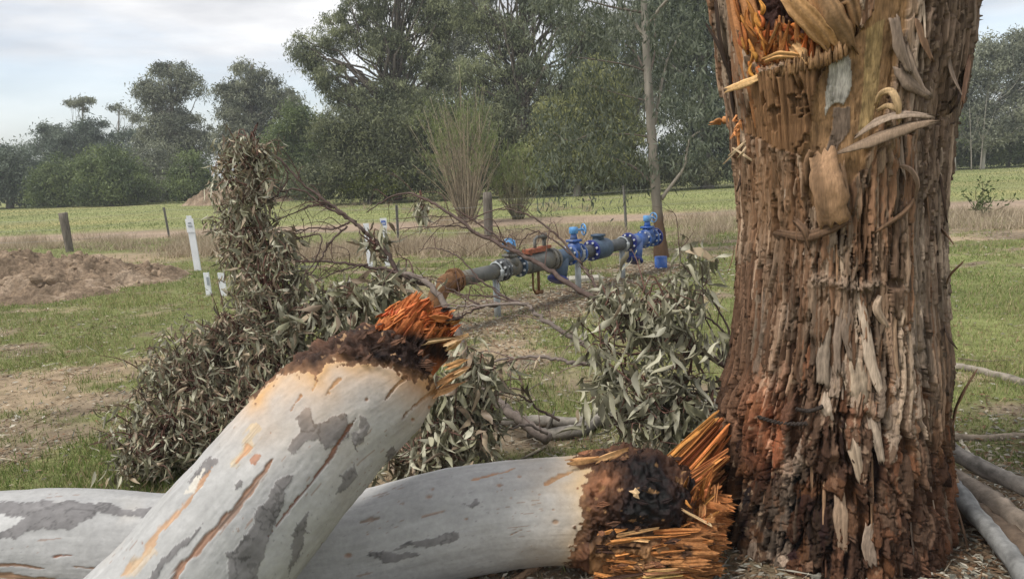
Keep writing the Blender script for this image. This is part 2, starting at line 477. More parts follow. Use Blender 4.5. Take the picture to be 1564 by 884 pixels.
def dry_mesh():
    cs = []
    for (pxa, pxb, pya, pyb, n) in ((250, 345, 362, 392, 60), (0, 240, 366, 384, 55), (360, 560, 378, 400, 80), (560, 770, 366, 392, 110), (770, 950, 350, 372, 60),
                                    (640, 720, 330, 352, 30), (1010, 1135, 330, 350, 45), (1440, 1564, 325, 350, 50), (450, 900, 305, 325, 60), (1040, 1130, 352, 375, 20)):
        for k in range(n):
            cs.append(G(rng.uniform(pxa, pxb), rng.uniform(pya, pyb)))
    cs = np.array(cs)
    per = 62
    x = np.repeat(cs[:, 0], per) + rng.normal(0, 0.14, len(cs) * per)
    y = np.repeat(cs[:, 1], per) + rng.normal(0, 0.14, len(cs) * per)
    n = len(x)
    hh = np.repeat(rng.uniform(0.08, 0.36, len(cs)), per)
    def c(x, y, n):
        t = rng.uniform(0, 1, n)[:, None]
        return (np.array([0.32, 0.25, 0.175]) * (1 - t) + np.array([0.54, 0.45, 0.33]) * t) * rng.uniform(0.7, 1.15, n)[:, None]
    V, F, C = blades(n, rng, x, y, hh * rng.uniform(0.4, 1.1, n), np.full(n, 0.006), c, 1.1)
    return mesh_np('dry_grass', V, F, ['grass_blade'], col=C, smooth=False)
tag(link('dry_grass', dry_mesh()), 'straw coloured dry grass along the fence', 'dry grass', kind='stuff')

def litter_mesh():
    x, y = view_scatter(95000, rng, 2.2, 14.0)
    k = rng.uniform(0, 1, len(x)) < np.clip(0.62 - 0.5 * green(x, y), 0.05, 1) * (0.4 + vn(x * 3, y * 3))
    x, y = x[k], y[k]
    a = rng.normal(0, 1, (12000, 2)) * np.array([0.9, 0.6]) + np.array([1.75, 2.8])
    b = rng.normal(0, 1, (5000, 2)) * np.array([1.2, 0.35]) + np.array([0.0, 2.75])
    tt = rng.uniform(-0.15, 1.1, 9000)[:, None]; pm = (PIPE_A * (1 - tt) + PIPE_B * tt)[:, :2] + rng.normal(0, 0.5, (9000, 2)) + np.array([0.1, -0.2]); b = np.vstack([b, pm])
    x = np.concatenate([x, a[:, 0], b[:, 0]]); y = np.concatenate([y, a[:, 1], b[:, 1]])
    n = len(x)
    z = bump_z(x, y) + 0.004 + rng.uniform(0, 0.012, n)
    L = rng.uniform(0.010, 0.055, n) * (0.7 + 0.06 * y); w = L * rng.uniform(0.07, 0.2, n)
    tw = rng.uniform(0, 1, n) < 0.05; L = np.where(tw, rng.uniform(0.06, 0.22, n), L); w = np.where(tw, 0.0016 + 0.0004 * y, w)
    an = rng.uniform(0, 2 * math.pi, n)
    d = np.stack([np.cos(an), np.sin(an), rng.uniform(-0.12, 0.22, n)], -1)
    q = np.stack([-np.sin(an), np.cos(an), rng.uniform(-0.4, 0.4, n)], -1)
    p = np.stack([x, y, z], -1)
    V = np.stack([p - d * L[:, None] / 2, p + q * w[:, None] + [0, 0, 0.004], p + d * L[:, None] / 2, p - q * w[:, None]], 1).reshape(-1, 3)
    pal = np.array([[0.26, 0.18, 0.11], [0.42, 0.36, 0.27], [0.16, 0.10, 0.06], [0.30, 0.29, 0.24], [0.24, 0.14, 0.08], [0.5, 0.46, 0.38]])
    C = pal[rng.integers(0, 6, n)] * rng.uniform(0.35, 1.0, n)[:, None]
    return mesh_np('leaf_litter', V, np.arange(4 * n).reshape(-1, 4), ['litter'], col=np.repeat(C, 4, axis=0), smooth=False)
tag(link('leaf_litter', litter_mesh()), 'dry leaves and bark bits scattered over the ground', 'leaf litter', kind='stuff')

# ------------------------------------------------------------------ soil heaps
def ico_mesh(name, seed, mt, sub=2, rough=0.5):
    import bmesh
    bm = bmesh.new(); bmesh.ops.create_icosphere(bm, subdivisions=sub, radius=1.0)
    V = np.array([v.co for v in bm.verts]); F = np.array([[v.index for v in f.verts] for f in bm.faces]); bm.free()
    V = V * (1 + rough * fbm(V[:, 0] * 1.1 + seed * 7, V[:, 1] * 1.1, V[:, 2] * 1.1 + seed, o=3) * 1.6)[:, None]
    V = V * np.array([1, 0.8, 0.7])
    return mesh_np(name, V, F, [mt], smooth=False)
def soil_heap(name, label, c, ax, ay, h, nx, clods, seed, rot=0.0, csize=(0.04, 0.11), mounds=()):
    t = thing(name, label, 'soil heap', (c[0], c[1], 0))
    u = np.linspace(-1.15, 1.15, nx); A, B = np.meshgrid(u, u)
    x = A * ax * math.cos(rot) - B * ay * math.sin(rot); y = A * ax * math.sin(rot) + B * ay * math.cos(rot)
    def hz(A, B, x, y):
        r = np.hypot(A, B) + 0.5 * fbm(A * 2.2 + seed, B * 2.2, o=3)
        base = h * (1 - sstep(0.15, 1.0, r)) * (1.0 + 1.1 * fbm(A * 2.6, B * 2.6 + seed, o=3))
        bil = 0.5 - np.abs(fbm(x * 2.6, y * 2.6 + seed, o=2)) * 2.2 + 0.6 * (0.5 - np.abs(fbm(x * 6, y * 6 + seed, o=2)) * 2.4) + 0.5 * (0.5 - np.abs(fbm(x * 13, y * 13 + seed, o=2)) * 2.4)
        lump = (0.34 * h * bil + h * 0.45 * fbm(x * 4, y * 4 + seed, o=5, g=0.62)) * (1 - sstep(0.75, 1.05, r))
        return base + lump - 0.05 * sstep(0.9, 1.1, r)
    z = hz(A, B, x, y)
    V = np.stack([x + c[0], y + c[1], z], -1).reshape(-1, 3)
    tt = fbm(x * 3 + 3, y * 3, o=4).reshape(-1)[:, None]
    C = np.array([0.25, 0.185, 0.13]) * (1 + 1.2 * tt) + np.array([0.05, 0.045, 0.04]) * (tt > 0.1)
    part('soil', mesh_np('soil', V, gridfaces(nx, nx), ['soil'], col=np.clip(C, 0.03, 1)), t)
    r = np.random.default_rng(seed)
    ms = [ico_mesh('clod', seed * 10 + i, 'clod') for i in range(6)]
    nc = 0
    for k in range(clods):
        if nc >= 295: break
        a, b = r.uniform(-0.95, 0.95, 2)
        if clods > 100 and b > 0.35: continue
        if math.hypot(a, b) > 0.98: continue
        xx = a * ax * math.cos(rot) - b * ay * math.sin(rot); yy = a * ax * math.sin(rot) + b * ay * math.cos(rot)
        zz = float(hz(np.array([a]), np.array([b]), np.array([xx]), np.array([yy]))[0])
        nc += 1
        o = link('clod', ms[k % 6], t)
        s = r.uniform(*csize) * (0.6 if r.uniform() < 0.6 else 1.15)
        o.location = (xx, yy, max(zz, 0.0) + s * 0.05); o.scale = (s * 1.15, s, s * 0.8)
        o.rotation_euler = tuple(r.uniform(0, 6.28, 3))
    return t
c = (G(30, 470) + G(90, 392)) / 2
soil_heap('soil_heap', 'low heap of lumpy brown excavated clay beside the timber fence post', (c[0] - 0.1, c[1] - 1.35), 2.85, 1.85, 0.42, 205, 620, 3, rot=0.15, csize=(0.025, 0.085))
c = G(345, 312)
soil_heap('soil_heap', 'distant rounded brown dirt pile at the edge of the trees', (c[0] + 0.4, c[1] + 1), 3.0, 2.0, 0.85, 90, 14, 5, csize=(0.06, 0.16))

# ------------------------------------------------------------------ fence along the track
def post_mesh(base, h, r, seed, mt='post_wood', lean=(0, 0)):
    mb = MB()
    n = 14; k = 9
    zs = np.linspace(-0.12, h, k)
    rs = np.random.default_rng(seed)
    V = []
    for i, z in enumerate(zs):
        an = np.arange(n) * 2 * math.pi / n
        rr = r * (1 + 0.16 * (vn(an * 2 + seed, np.full(n, z * 1.5)) - 0.5) + 0.10 * (rs.uniform(-1, 1, n) if i == k - 1 else 0))
        V.append(np.stack([base[0] + lean[0] * z + np.cos(an) * rr, base[1] + lean[1] * z + np.sin(an) * rr, base[2] + z + 0.03 * (vn(an + seed, an) - 0.5) * (i == k - 1)], -1))
    F = [(i * n + j, i * n + (j + 1) % n, (i + 1) * n + (j + 1) % n, (i + 1) * n + j) for i in range(k - 1) for j in range(n)]
    F.append(tuple((k - 1) * n + j for j in range(n)))
    mb.add(np.concatenate(V), F)
    return mb
def picket(base, h, lean):
    mb = MB()
    for a in (0.2, 2.3, 4.4):                      # three-armed steel picket
        d = np.array([math.cos(a), math.sin(a), 0]); q = np.array([-d[1], d[0], 0])
        c = base + d * 0.016 + np.array([lean[0] * h / 2, lean[1] * h / 2, h / 2 - 0.1])
        mb.box(c, d * 0.016, q * 0.004, np.array([lean[0] * h / 2, lean[1] * h / 2, h / 2 + 0.1]))
    return mb
b0, b1, b2, b3 = G(107, 384), G(747, 372), G(957, 352), G(259, 362)
fence = thing('wire_fence', 'old wire fence of timber and steel posts along the dry grass', 'fence', (b1[0], b1[1], 0))
post_mesh(b0, 0.86, 0.085, 1, lean=(-0.05, 0)).part('timber_post', ['post_wood'], fence)
post_mesh(b1, 0.98, 0.085, 2, lean=(0.01, 0)).part('timber_post', ['post_wood'], fence)
picket(b2, 0.95, (-0.05, 0)).part('steel_post', ['steel_picket'], fence, smooth=False)
picket(b3, 0.78, (-0.08, 0)).part('steel_post', ['steel_picket'], fence, smooth=False)
b4 = b2 + (b2 - b1) * 2.6
b5 = b0 + (b0 - b1) * 0.35
b6 = G(608, 374)
picket(b6, 0.8, (0.02, 0)).part('steel_post', ['steel_picket'], fence, smooth=False)
picket(b4, 0.95, (0.02, 0)).part('steel_post', ['steel_picket'], fence, smooth=False)
for hgt in (0.25, 0.5, 0.72, 0.84):
    mb = MB()
    line = [p + np.array([0, 0, hgt]) for p in (b5, b0, b3, b6, b1, b2, b4)]
    if hgt > 0.8: line = line[4:]
    pts = []
    for p, q in zip(line[:-1], line[1:]):
        for t in np.linspace(0, 1, 9)[:-1]:
            pts.append(p * (1 - t) + q * t - np.array([0, 0, 0.1 * t * (1 - t)]))
    pts.append(line[-1])
    mb.tube(pts, 0.0022, 4)
    mb.part('wire', ['wire'], fence)

# ------------------------------------------------------------------ marker posts
def marker(label, base, h, w, cap, plate=None, lean=(0, 0), group=None, grey_face=False):
    t = thing('marker_post', label, 'marker post', tuple(base), group)
    X_, Y_, Z_ = np.array([1.0, 0.12, 0]), np.array([-0.12, 1.0, 0]), np.array([lean[0], lean[1], 1.0])
    mb = MB(); hw = w / 2
    # U-section blade: face and two return flanges
    mb.box(base + Z_ * (h / 2 - 0.05), X_ * hw, Y_ * 0.005, Z_ * (h / 2 + 0.05))
    for s in (-1, 1):
        mb.box(base + Z_ * (h / 2 - 0.05) + X_ * s * (hw - 0.004) + Y_ * 0.02, X_ * 0.004, Y_ * 0.014, Z_ * (h / 2 + 0.049))
    mb.part('blade', ['marker_white'], t, smooth=False)
    if cap:
        mb = MB()
        mb.box(base + Z_ * (h - 0.10) - Y_ * 0.009, X_ * (hw + 0.012), Y_ * 0.004, Z_ * 0.11)
        mb.box(base + Z_ * (h + 0.025), X_ * (hw - 0.012), Y_ * 0.012, Z_ * 0.035)
        mb.part('cap_plate', ['marker_white'], t, smooth=False)
        mb = MB()
        mb.box(base + Z_ * (h - 0.06) - Y_ * 0.0155, X_ * hw * 0.5, Y_ * 0.002, Z_ * 0.014)
        mb.box(base + Z_ * (h - 0.10) - Y_ * 0.0155, X_ * hw * 0.7, Y_ * 0.002, Z_ * 0.006)
        mb.box(base + Z_ * (h - 0.12) - Y_ * 0.0155, X_ * hw * 0.6, Y_ * 0.002, Z_ * 0.005)
        mb.part('printed_notice', ['marker_grey'], t, smooth=False)
    if plate:
        mb = MB(); pw, ph = plate
        mb.box(base + Z_ * (h + ph * 0.2) - Y_ * 0.010, X_ * pw / 2, Y_ * 0.0025, Z_ * ph / 2)
        mb.part('sign_plate', ['marker_white'], t, smooth=False)
        mb = MB()
        c = base + Z_ * (h + ph * 0.18) - Y_ * 0.0145
        mb.box(c, X_ * pw * 0.34, Y_ * 0.0015, Z_ * ph * 0.2)
        for q in (-0.22, 0.0, 0.22):
            mb.box(c + X_ * pw * q - Y_ * 0.002 + Z_ * ph * 0.24, X_ * pw * 0.09, Y_ * 0.0015, Z_ * ph * 0.035)
        mb.part('blue_emblem', ['marker_blue'], t, smooth=False)
        mb = MB()
        for q in (-0.2, -0.07, 0.07, 0.2):
            mb.box(c + X_ * pw * q - Y_ * 0.0035, X_ * pw * 0.035, Y_ * 0.001, Z_ * ph * (0.09 if abs(q) > 0.1 else 0.12))
        mb.part('pale_lettering', ['marker_white'], t, smooth=False)
    if grey_face:
        mb = MB(); mb.box(base + Z_ * (h * 0.62) + X_ * hw * 0.4 - Y_ * 0.008, X_ * hw * 0.42, Y_ * 0.002, Z_ * h * 0.18)
        mb.part('printed_notice', ['marker_grey'], t, smooth=False)
    return t
marker('tall white plastic marker post with printed cap plate in front of dry grass', G(302, 413), 0.84, 0.10, True, lean=(-0.05, 0))
marker('short stubby white marker with a dark notice beside the wilted leaves', G(319, 450), 0.29, 0.065, False, lean=(-0.03, 0), grey_face=True)
marker('short plain white marker half hidden by the wilted leaves', G(342, 452), 0.30, 0.075, False, lean=(-0.04, 0))
marker('white marker post with blue emblem plate seen through drooping leaves', G(592, 408), 0.66, 0.075, False, plate=(0.10, 0.15), lean=(-0.02, 0))
marker('plain white marker post next to the blue emblem marker', G(566, 410), 0.70, 0.08, False, lean=(-0.03, 0))

# ================================================================== pipeline with valves
pl = thing('pipeline', 'above ground grey pipeline with blue valves and flanges on short legs', 'pipeline', (PIPE_A[0], PIPE_A[1], 0))
PD = (PIPE_B - PIPE_A) / np.linalg.norm(PIPE_B - PIPE_A)
PZ = np.array([0, 0, 1.0]); PQ = np.cross(PD, PZ)             # PQ points towards the camera side
PS = 0.84
def onpipe(px):
    ts = np.linspace(-0.25, 1.15, 3000)
    Q = PIPE_A + ts[:, None] * (PIPE_B - PIPE_A)
    x = project(Q)[0]
    return Q[np.argmin(abs(x - px))]
def spool(pa, pb, r, mt, name='pipe_spool', r2=None):
    MB().cyl(onpipe(pa), onpipe(pb), r * PS, 28, r2=None if r2 is None else r2 * PS).part(name, [mt], pl)
def flange(px, r, th, mt, bolts=8, bm='bolt_steel', name='flange'):
    c = onpipe(px); mb = MB(); r = r * PS
    mb.cyl(c - PD * th / 2, c + PD * th / 2, r, 32, bev=0.004)
    for k in range(bolts):
        a = (k + 0.5) * 2 * math.pi / bolts
        q = c + (PQ * math.cos(a) + PZ * math.sin(a)) * r * 0.80
        mb.cyl(q - PD * (th / 2 + 0.016), q + PD * (th / 2 + 0.016), 0.0135, 6, m=1)
    mb.part(name, [mt, bm], pl, smooth=False)
def leg(px, mt, r=0.035, clamp=True):
    c = onpipe(px); mb = MB()
    g0 = np.array([c[0], c[1], -0.1])
    mb.cyl(g0, c - PZ * 0.09, r, 14)
    if clamp:                                   # cradle and strap round the pipe
        ang = np.linspace(-math.pi * 1.08, math.pi * 0.08, 15)
        mb.tube([c + PQ * math.cos(a) * 0.088 + PZ * math.sin(a) * 0.088 for a in ang], 0.022, 8)
        ang = np.linspace(0, math.pi, 13)
        mb.tube([c + PQ * math.cos(a) * 0.087 + PZ * math.sin(a) * 0.087 for a in ang], 0.010, 6)
    mb.part('support_leg', [mt], pl)
def handwheel(c, axis, r, mt, parent):
    axis = axis / np.linalg.norm(axis)
    a = np.cross(axis, PZ); a /= np.linalg.norm(a); b = np.cross(axis, a)
    mb = MB()
    an = np.linspace(0, 2 * math.pi, 25)
    mb.tube([c + (a * math.cos(t) + b * math.sin(t)) * r for t in an], r * 0.13, 8, cap=False)
    for k in range(4):
        t = k * math.pi / 2 + 0.4
        mb.tube([c, c + (a * math.cos(t) + b * math.sin(t)) * r], r * 0.09, 6)
    mb.cyl(c - axis * r * 0.2, c + axis * r * 0.2, r * 0.24, 12)
    mb.part('handwheel', [mt], parent)
def gate_valve(px, r, body, head, wheel_dir, label_flange='valve_blue', rise=0.30):
    c = onpipe(px); mb = MB(); r = r * PS; rise = rise * 0.86
    mb.cyl(c - PD * 0.09, c + PD * 0.09, r * 0.78, 24)
    mb.tube([c + PZ * 0.02, c + PZ * 0.10, c + PZ * (rise - 0.12)], [r * 0.8, r * 0.74, r * 0.5], 16)
    mb.box(c + PZ * (rise - 0.11), PD * r * 0.66, PQ * r * 0.62, PZ * 0.014)
    mb.tube([c + PZ * (rise - 0.10), c + PZ * (rise - 0.02)], [r * 0.42, r * 0.30], 12)
    v = mb.part('gate_valve', [body], pl)
    mb = MB()
    mb.cyl(c + PZ * (rise - 0.03), c + PZ * (rise + 0.045), r * 0.5, 16, bev=0.008)
    e = c + PZ * (rise + 0.01)
    w = e + wheel_dir * 0.12
    mb.cyl(e, w, 0.013, 8)
    mb.part('gearbox', [head], v)
    handwheel(w, wheel_dir, 0.062, head, v)
    return v
def strainer(px, r, mt, capmt):
    c = onpipe(px); mb = MB(); r = r * PS
    mb.cyl(c - PD * 0.15, c + PD * 0.17, r * 0.92, 24)
    d = -PZ * 0.80 - PD * 0.45 + PQ * 0.1; d /= np.linalg.norm(d)
    mb.tube([c, c + d * 0.12, c + d * 0.25], [r * 0.9, r * 0.95, r * 1.0], 24)
    s = mb.part('strainer', [mt], pl)
    MB().cyl(c + d * 0.25, c + d * 0.285, r * 1.22, 28, bev=0.006).part('strainer_cap', [capmt], s)
# rusty elbow rising out of the ground
e0 = onpipe(690)
mb = MB(); pts = []
ec = e0 - PZ * 0.24
for t in np.linspace(0, math.pi / 2, 12):
    pts.append(ec - PD * 0.24 * math.sin(t) * 1.0 + PZ * 0.24 * math.cos(t))
pts = [e0 + PD * 0.05] + pts + [pts[-1] - PZ * 0.42]
mb.tube(pts, 0.086, 24)
mb.part('rusty_elbow', ['rust'], pl)
flange(692, 0.135, 0.03, 'rust', 8, 'rust', 'rusty_flange'); flange(697, 0.135, 0.026, 'rust', 8, 'rust', 'rusty_flange')
spool(698, 764, 0.088, 'pipe_grey')
leg(757, 'galv')
flange(764, 0.136, 0.028, 'pipe_dark'); flange(769, 0.136, 0.028, 'pipe_dark')
gate_valve(781, 0.125, 'pipe_grey', 'light_blue', -PD * 0.8 + PQ * 0.5, rise=0.28)
flange(793, 0.136, 0.028, 'slate_blue')
spool(793, 806, 0.085, 'pipe_grey', 'taper_spool', 0.115)
spool(805, 841, 0.122, 'pipe_grey')
flange(840, 0.148, 0.03, 'pipe_grey', 10, 'pipe_grey'); flange(845, 0.145, 0.03, 'pipe_grey', 10, 'pipe_grey')
spool(840, 876, 0.105, 'pipe_grey')
# red lever clamp and small fittings on the big spool
mb = MB(); c = onpipe(816) + PZ * 0.135
mb.box(c, PD * 0.15, PQ * 0.045, PZ * 0.022); mb.box(c + PD * 0.20 + PZ * 0.012, PD * 0.09, PQ * 0.025, PZ * 0.016)
mb.box(c - PD * 0.10 - PZ * 0.03, PD * 0.02, PQ * 0.04, PZ * 0.03)
mb.part('red_lever', ['red_lever'], pl, smooth=False)
mb = MB(); c = onpipe(818); mb.tube([c + PZ * 0.1, c + PZ * 0.25, c + PZ * 0.27 + PD * 0.05, c + PZ * 0.27 + PD * 0.10], 0.018, 8)
c = onpipe(832); mb.tube([c + PZ * 0.1, c + PZ * 0.30], 0.022, 8); mb.cyl(c + PZ * 0.24, c + PZ * 0.30, 0.036, 10)
mb.part('air_valve', ['pipe_grey'], pl)
mb = MB(); c = onpipe(813)
mb.tube([c - PZ * 0.10, c - PZ * 0.28, c - PZ * 0.33 + PD * 0.04, c - PZ * 0.335 + PD * 0.10], 0.011, 8)
mb.tube([c + PD * 0.10 - PZ * 0.10, c + PD * 0.10 - PZ * 0.34], 0.016, 8); mb.tube([c + PD * 0.06 - PZ * 0.33, c + PD * 0.16 - PZ * 0.33], 0.022, 8)
mb.part('drain_tap', ['rust'], pl)
strainer(858, 0.115, 'slate_blue', 'deep_blue')
leg(882, 'galv')
flange(870, 0.136, 0.028, 'valve_blue')
gate_valve(877, 0.125, 'valve_blue', 'light_blue', PD * 0.9 + PQ * 0.55, rise=0.31)
flange(885, 0.136, 0.028, 'valve_blue')
spool(885, 905, 0.09, 'pipe_dark')
flange(903, 0.148, 0.026, 'deep_blue', 8); 
mb = MB(); mb.cyl(onpipe(905), onpipe(924), 0.122, 28, bev=0.012); c = onpipe(914)
mb.box(c + PZ * 0.135, PD * 0.05, PQ * 0.05, PZ * 0.025); mb.box(c + PZ * 0.165, PD * 0.062, PQ * 0.065, PZ * 0.014)
mb.part('flow_meter', ['slate_blue'], pl)
flange(924, 0.142, 0.026, 'slate_blue', 8, 'slate_blue')
spool(924, 961, 0.09, 'pipe_dark')
leg(950, 'galv')
flange(960, 0.148, 0.026, 'deep_blue')
strainer(972, 0.12, 'valve_blue', 'deep_blue')
flange(983, 0.142, 0.028, 'valve_blue')
gate_valve(989, 0.13, 'valve_blue', 'light_blue', PD * 0.95 + PQ * 0.25, rise=0.30)
flange(995, 0.144, 0.028, 'valve_blue'); flange(1000, 0.146, 0.028, 'deep_blue')
mb = MB(); e1 = onpipe(1000); ec = e1 - PZ * 0.17; pts = [e1]
for t in np.linspace(0, math.pi / 2, 9): pts.append(ec + PD * (0.17 * math.sin(t)) + PZ * 0.17 * math.cos(t))
pts.append(pts[-1] - PZ * 0.4)
mb.tube(pts, 0.078, 20); mb.part('end_elbow', ['rust'], pl)
mb = MB(); c = pts[-1]; mb.cyl(np.array([c[0], c[1], -0.1]), np.array([c[0], c[1], 0.16]), 0.085, 20)
mb.part('riser_collar', ['valve_blue'], pl)
c = G(893, 428)
s = MB().box(c + np.array([0, 0, 0.02]), np.array([0.22, 0.02, 0]), np.array([-0.02, 0.13, 0]), np.array([0, 0, 0.025])).mesh('paving_slab', ['concrete'], smooth=False)
tag(link('paving_slab', s), 'flat pale concrete slab on the ground under the pipeline', 'slab')

# ================================================================== trees beyond the paddock
def crown_mesh(name, lobes, n_clump, per, cl_r, leaf, droop, rng, ca, cb, shell=0.6, flat=0.7, tint=0.5):
    """leaf-sized faces in clumps through the lobes; returns mesh and clump centres"""
    vol = np.array([np.prod(l[1]) ** 0.67 for l in lobes]); vol /= vol.sum()
    li = rng.choice(len(lobes), n_clump, p=vol)
    d = rng.normal(0, 1, (n_clump, 3)); d /= np.linalg.norm(d, axis=1)[:, None]
    rad = shell + (1 - shell) * rng.uniform(0, 1, n_clump) ** 0.6
    rad = np.where(rng.uniform(0, 1, n_clump) < 0.22, rad * rng.uniform(0.2, 0.9, n_clump), rad)
    cen = np.array([lobes[i][0] for i in li], float) + d * rad[:, None] * np.array([lobes[i][1] for i in li], float)
    ctint = rng.uniform(-tint, tint, n_clump) * 1.35
    csz = cl_r * rng.uniform(0.55, 1.35, n_clump)
    per = int(per * 1.25); leaf = (leaf[0] * 0.82, leaf[1] * 0.85)
    n = n_clump * per
    ci = np.repeat(np.arange(n_clump), per)
    off = rng.normal(0, 1, (n, 3)) * np.array([1, 1, flat])
    p = cen[ci] + off * csz[ci][:, None] * 0.62
    p[:, 2] -= np.hypot(off[:, 0], off[:, 1]) * csz[ci] * 0.18 * droop
    v = rng.normal(0, 1, (n, 3)); v[:, 2] -= 1.6 * droop
    v /= np.linalg.norm(v, axis=1)[:, None]
    w = np.cross(v, rng.normal(0, 1, (n, 3))); w /= np.linalg.norm(w, axis=1)[:, None] + 1e-9
    L = leaf[0] * rng.uniform(0.6, 1.3, n)[:, None]; Wd = leaf[1] * rng.uniform(0.6, 1.3, n)[:, None]
    V = np.stack([p - w * Wd, p + w * Wd, p + v * L], 1).reshape(-1, 3)
    t = np.clip(0.5 + ctint[ci] + rng.uniform(-0.3, 0.3, n), 0, 1)[:, None]
    C = (np.array(ca) * (1 - t) + np.array(cb) * t) * rng.uniform(1.15, 1.75, n)[:, None]
    k = V.reshape(-1, 3, 3)[:, :, 2].min(axis=1) > 0.02
    V = V.reshape(-1, 3, 3)[k].reshape(-1, 3); C = C[k]; n = len(C)
    return mesh_np(name, V, np.arange(3 * n).reshape(-1, 3), ['foliage'], col=np.repeat(C, 3, axis=0), smooth=False), cen

def trunk_limbs(trunk_pts, r0, r1, cen, rng, nb, wood, br=0.3, sides=8):
    mb = MB()
    tp = smooth_path(trunk_pts, 14)
    tr = np.linspace(r0, r1, 14); tr[0] *= 1.25
    mb.tube(tp, tr, sides, c=wood, wob=0.2)
    idx = rng.choice(len(cen), min(nb, len(cen)), replace=False)
    for i in idx:
        c = cen[i]
        j = int(np.clip(np.searchsorted(tp[:, 2], c[2] * rng.uniform(0.35, 0.75)), 2, 12))
        a = tp[j]; mid = a * 0.5 + c * 0.5 + np.array([0, 0, rng.uniform(-0.05, 0.14)]) * np.linalg.norm(c - a)
        q = smooth_path([a, mid, c], 6) + np.vstack([np.zeros(3), rng.normal(0, 0.04, (4, 3)) * np.linalg.norm(c - a), np.zeros(3)])
        rr = tr[j] * br * rng.uniform(0.6, 1.2)
        mb.tube(q, np.linspace(rr, rr * 0.25, 6), 5, c=np.array(wood) * rng.uniform(0.7, 1.2))
    return mb

def tree(name, label, base, lobes, n_clump, per, cl_r, leaf, droop, seed, ca, cb, trunk_top, r0, nb=40, wood=(0.22, 0.19, 0.16), cat='tree', group=None, rel=True, shell=0.6, trunk_mid=None, tint=0.5):
    rg = np.random.default_rng(seed)
    t = thing(name, label, cat, tuple(base), group)
    me, cen = crown_mesh('crown', lobes, n_clump, per, cl_r, leaf, droop, rg, ca, cb, shell, tint=tint)
    o = link('crown', me, t)
    top = np.array(trunk_top, float)
    mid = top * 0.5 + np.array([rg.uniform(-.03, .03), 0, 0]) * top[2] if trunk_mid is None else np.array(trunk_mid, float)
    mb = trunk_limbs([np.array([0, 0, -0.2]), mid, top], r0, r0 * 0.3, cen, rg, nb, wood)
    link('trunk', mb.mesh('trunk', ['tree_wood'], True, True), t)
    return t

def sz(px, d):                                       # metres for a pixel length at a depth
    return px * d / FPX
def lob(base, d, items):
    """lobes from (px, py, half-width px, half-height px[, depth half m]) at depth d, relative to base"""
    out = []
    for it in items:
        c = P(it[0], it[1], d + (it[4] if len(it) > 4 else 0)) - base
        out.append((c, (sz(it[2], d), sz(it[2], d) * 0.8, sz(it[3], d))))
    return out
def base_at(px, d):
    """ground point below px at depth d"""
    lo, hi = 0.0, 900.0
    for _ in range(60):
        m = (lo + hi) / 2
        if P(px, m, d)[2] > 0: lo = m
        else: hi = m
    b = P(px, lo, d); b[2] = 0.0
    return b

OL = ((0.058, 0.070, 0.040), (0.21, 0.225, 0.130))       # olive gum foliage
GY = ((0.068, 0.078, 0.058), (0.205, 0.215, 0.155))       # grey-green gum foliage
WA = ((0.050, 0.072, 0.030), (0.140, 0.172, 0.072))       # wattle green
BL = ((0.046, 0.064, 0.050), (0.130, 0.155, 0.118))       # blue-green
def T(name, label, px, d, items, top, seed, pal, n=220, per=110, cl=0.55, leaf=(0.26, 0.045), droop=0.6, r0=0.25, nb=40, dx=0, wood=(0.20, 0.18, 0.155), group='trees behind the paddock', shell=0.55, tint=0.5, cat='tree'):
    b = base_at(px, d)
    tt = P(top[0], top[1], d) - b
    return tree(name, label, b, lob(b, d, items), n, per, cl, leaf, droop, seed, *pal, tt, r0, nb, wood, cat, group, shell=shell, tint=tint)

# far left: wattles in front, taller gums behind
T('wattle_tree', 'dark blue green bushy wattle nearest the cumulus cloud', 15, 50, [(15, 265, 62, 48), (-30, 260, 60, 55), (40, 285, 40, 34)], (15, 250), 11, BL, n=190, leaf=(0.3, 0.05), cl=0.6)
T('wattle_tree', 'rounded mid green wattle between two darker wattles', 92, 48, [(95, 275, 40, 42), (70, 288, 28, 28), (118, 285, 30, 32)], (92, 260), 12, WA, n=170, leaf=(0.28, 0.045), cl=0.5)
T('wattle_tree', 'broad olive wattle with domed crown below the flat topped gums', 172, 46, [(165, 262, 48, 42), (190, 285, 45, 32), (150, 285, 32, 32)], (172, 250), 13, WA, n=210, leaf=(0.26, 0.045), cl=0.5)
T('wattle_tree', 'small yellow green wattle at the foot of the tall airy gum', 292, 46, [(292, 265, 28, 34), (275, 285, 26, 24), (310, 286, 22, 24)], (292, 250), 14, WA, n=110, leaf=(0.24, 0.04), cl=0.42)
T('wattle_tree', 'shadowy wattle filling the gap beside the olive wattle', 232, 50, [(235, 262, 40, 48), (220, 285, 34, 30), (250, 285, 34, 30)], (232, 250), 15, GY, n=150, leaf=(0.28, 0.045), cl=0.55)
T('gum_tree', 'low dark gum with knobbly crown at the end of the row', 100, 62, [(78, 205, 18, 26), (110, 215, 38, 30), (145, 210, 26, 28), (185, 222, 40, 26), (92, 240, 46, 30)], (105, 200), 16, BL, n=190, leaf=(0.34, 0.055), cl=0.6)
T('gum_tree', 'slim gum with a flat umbrella crown', 124, 66, [(118, 156, 20, 5), (136, 154, 12, 6), (126, 165, 8, 4)], (127, 152), 17, GY, n=26, per=55, leaf=(0.3, 0.05), cl=0.38, r0=0.16, nb=14, shell=0.3)
T('gum_tree', 'small gum with wispy umbrella tuft beside the flat crowned gum', 178, 66, [(180, 164, 15, 5), (194, 172, 8, 4), (210, 178, 13, 6)], (182, 162), 18, GY, n=22, per=50, leaf=(0.3, 0.05), cl=0.36, r0=0.15, nb=12, shell=0.3)
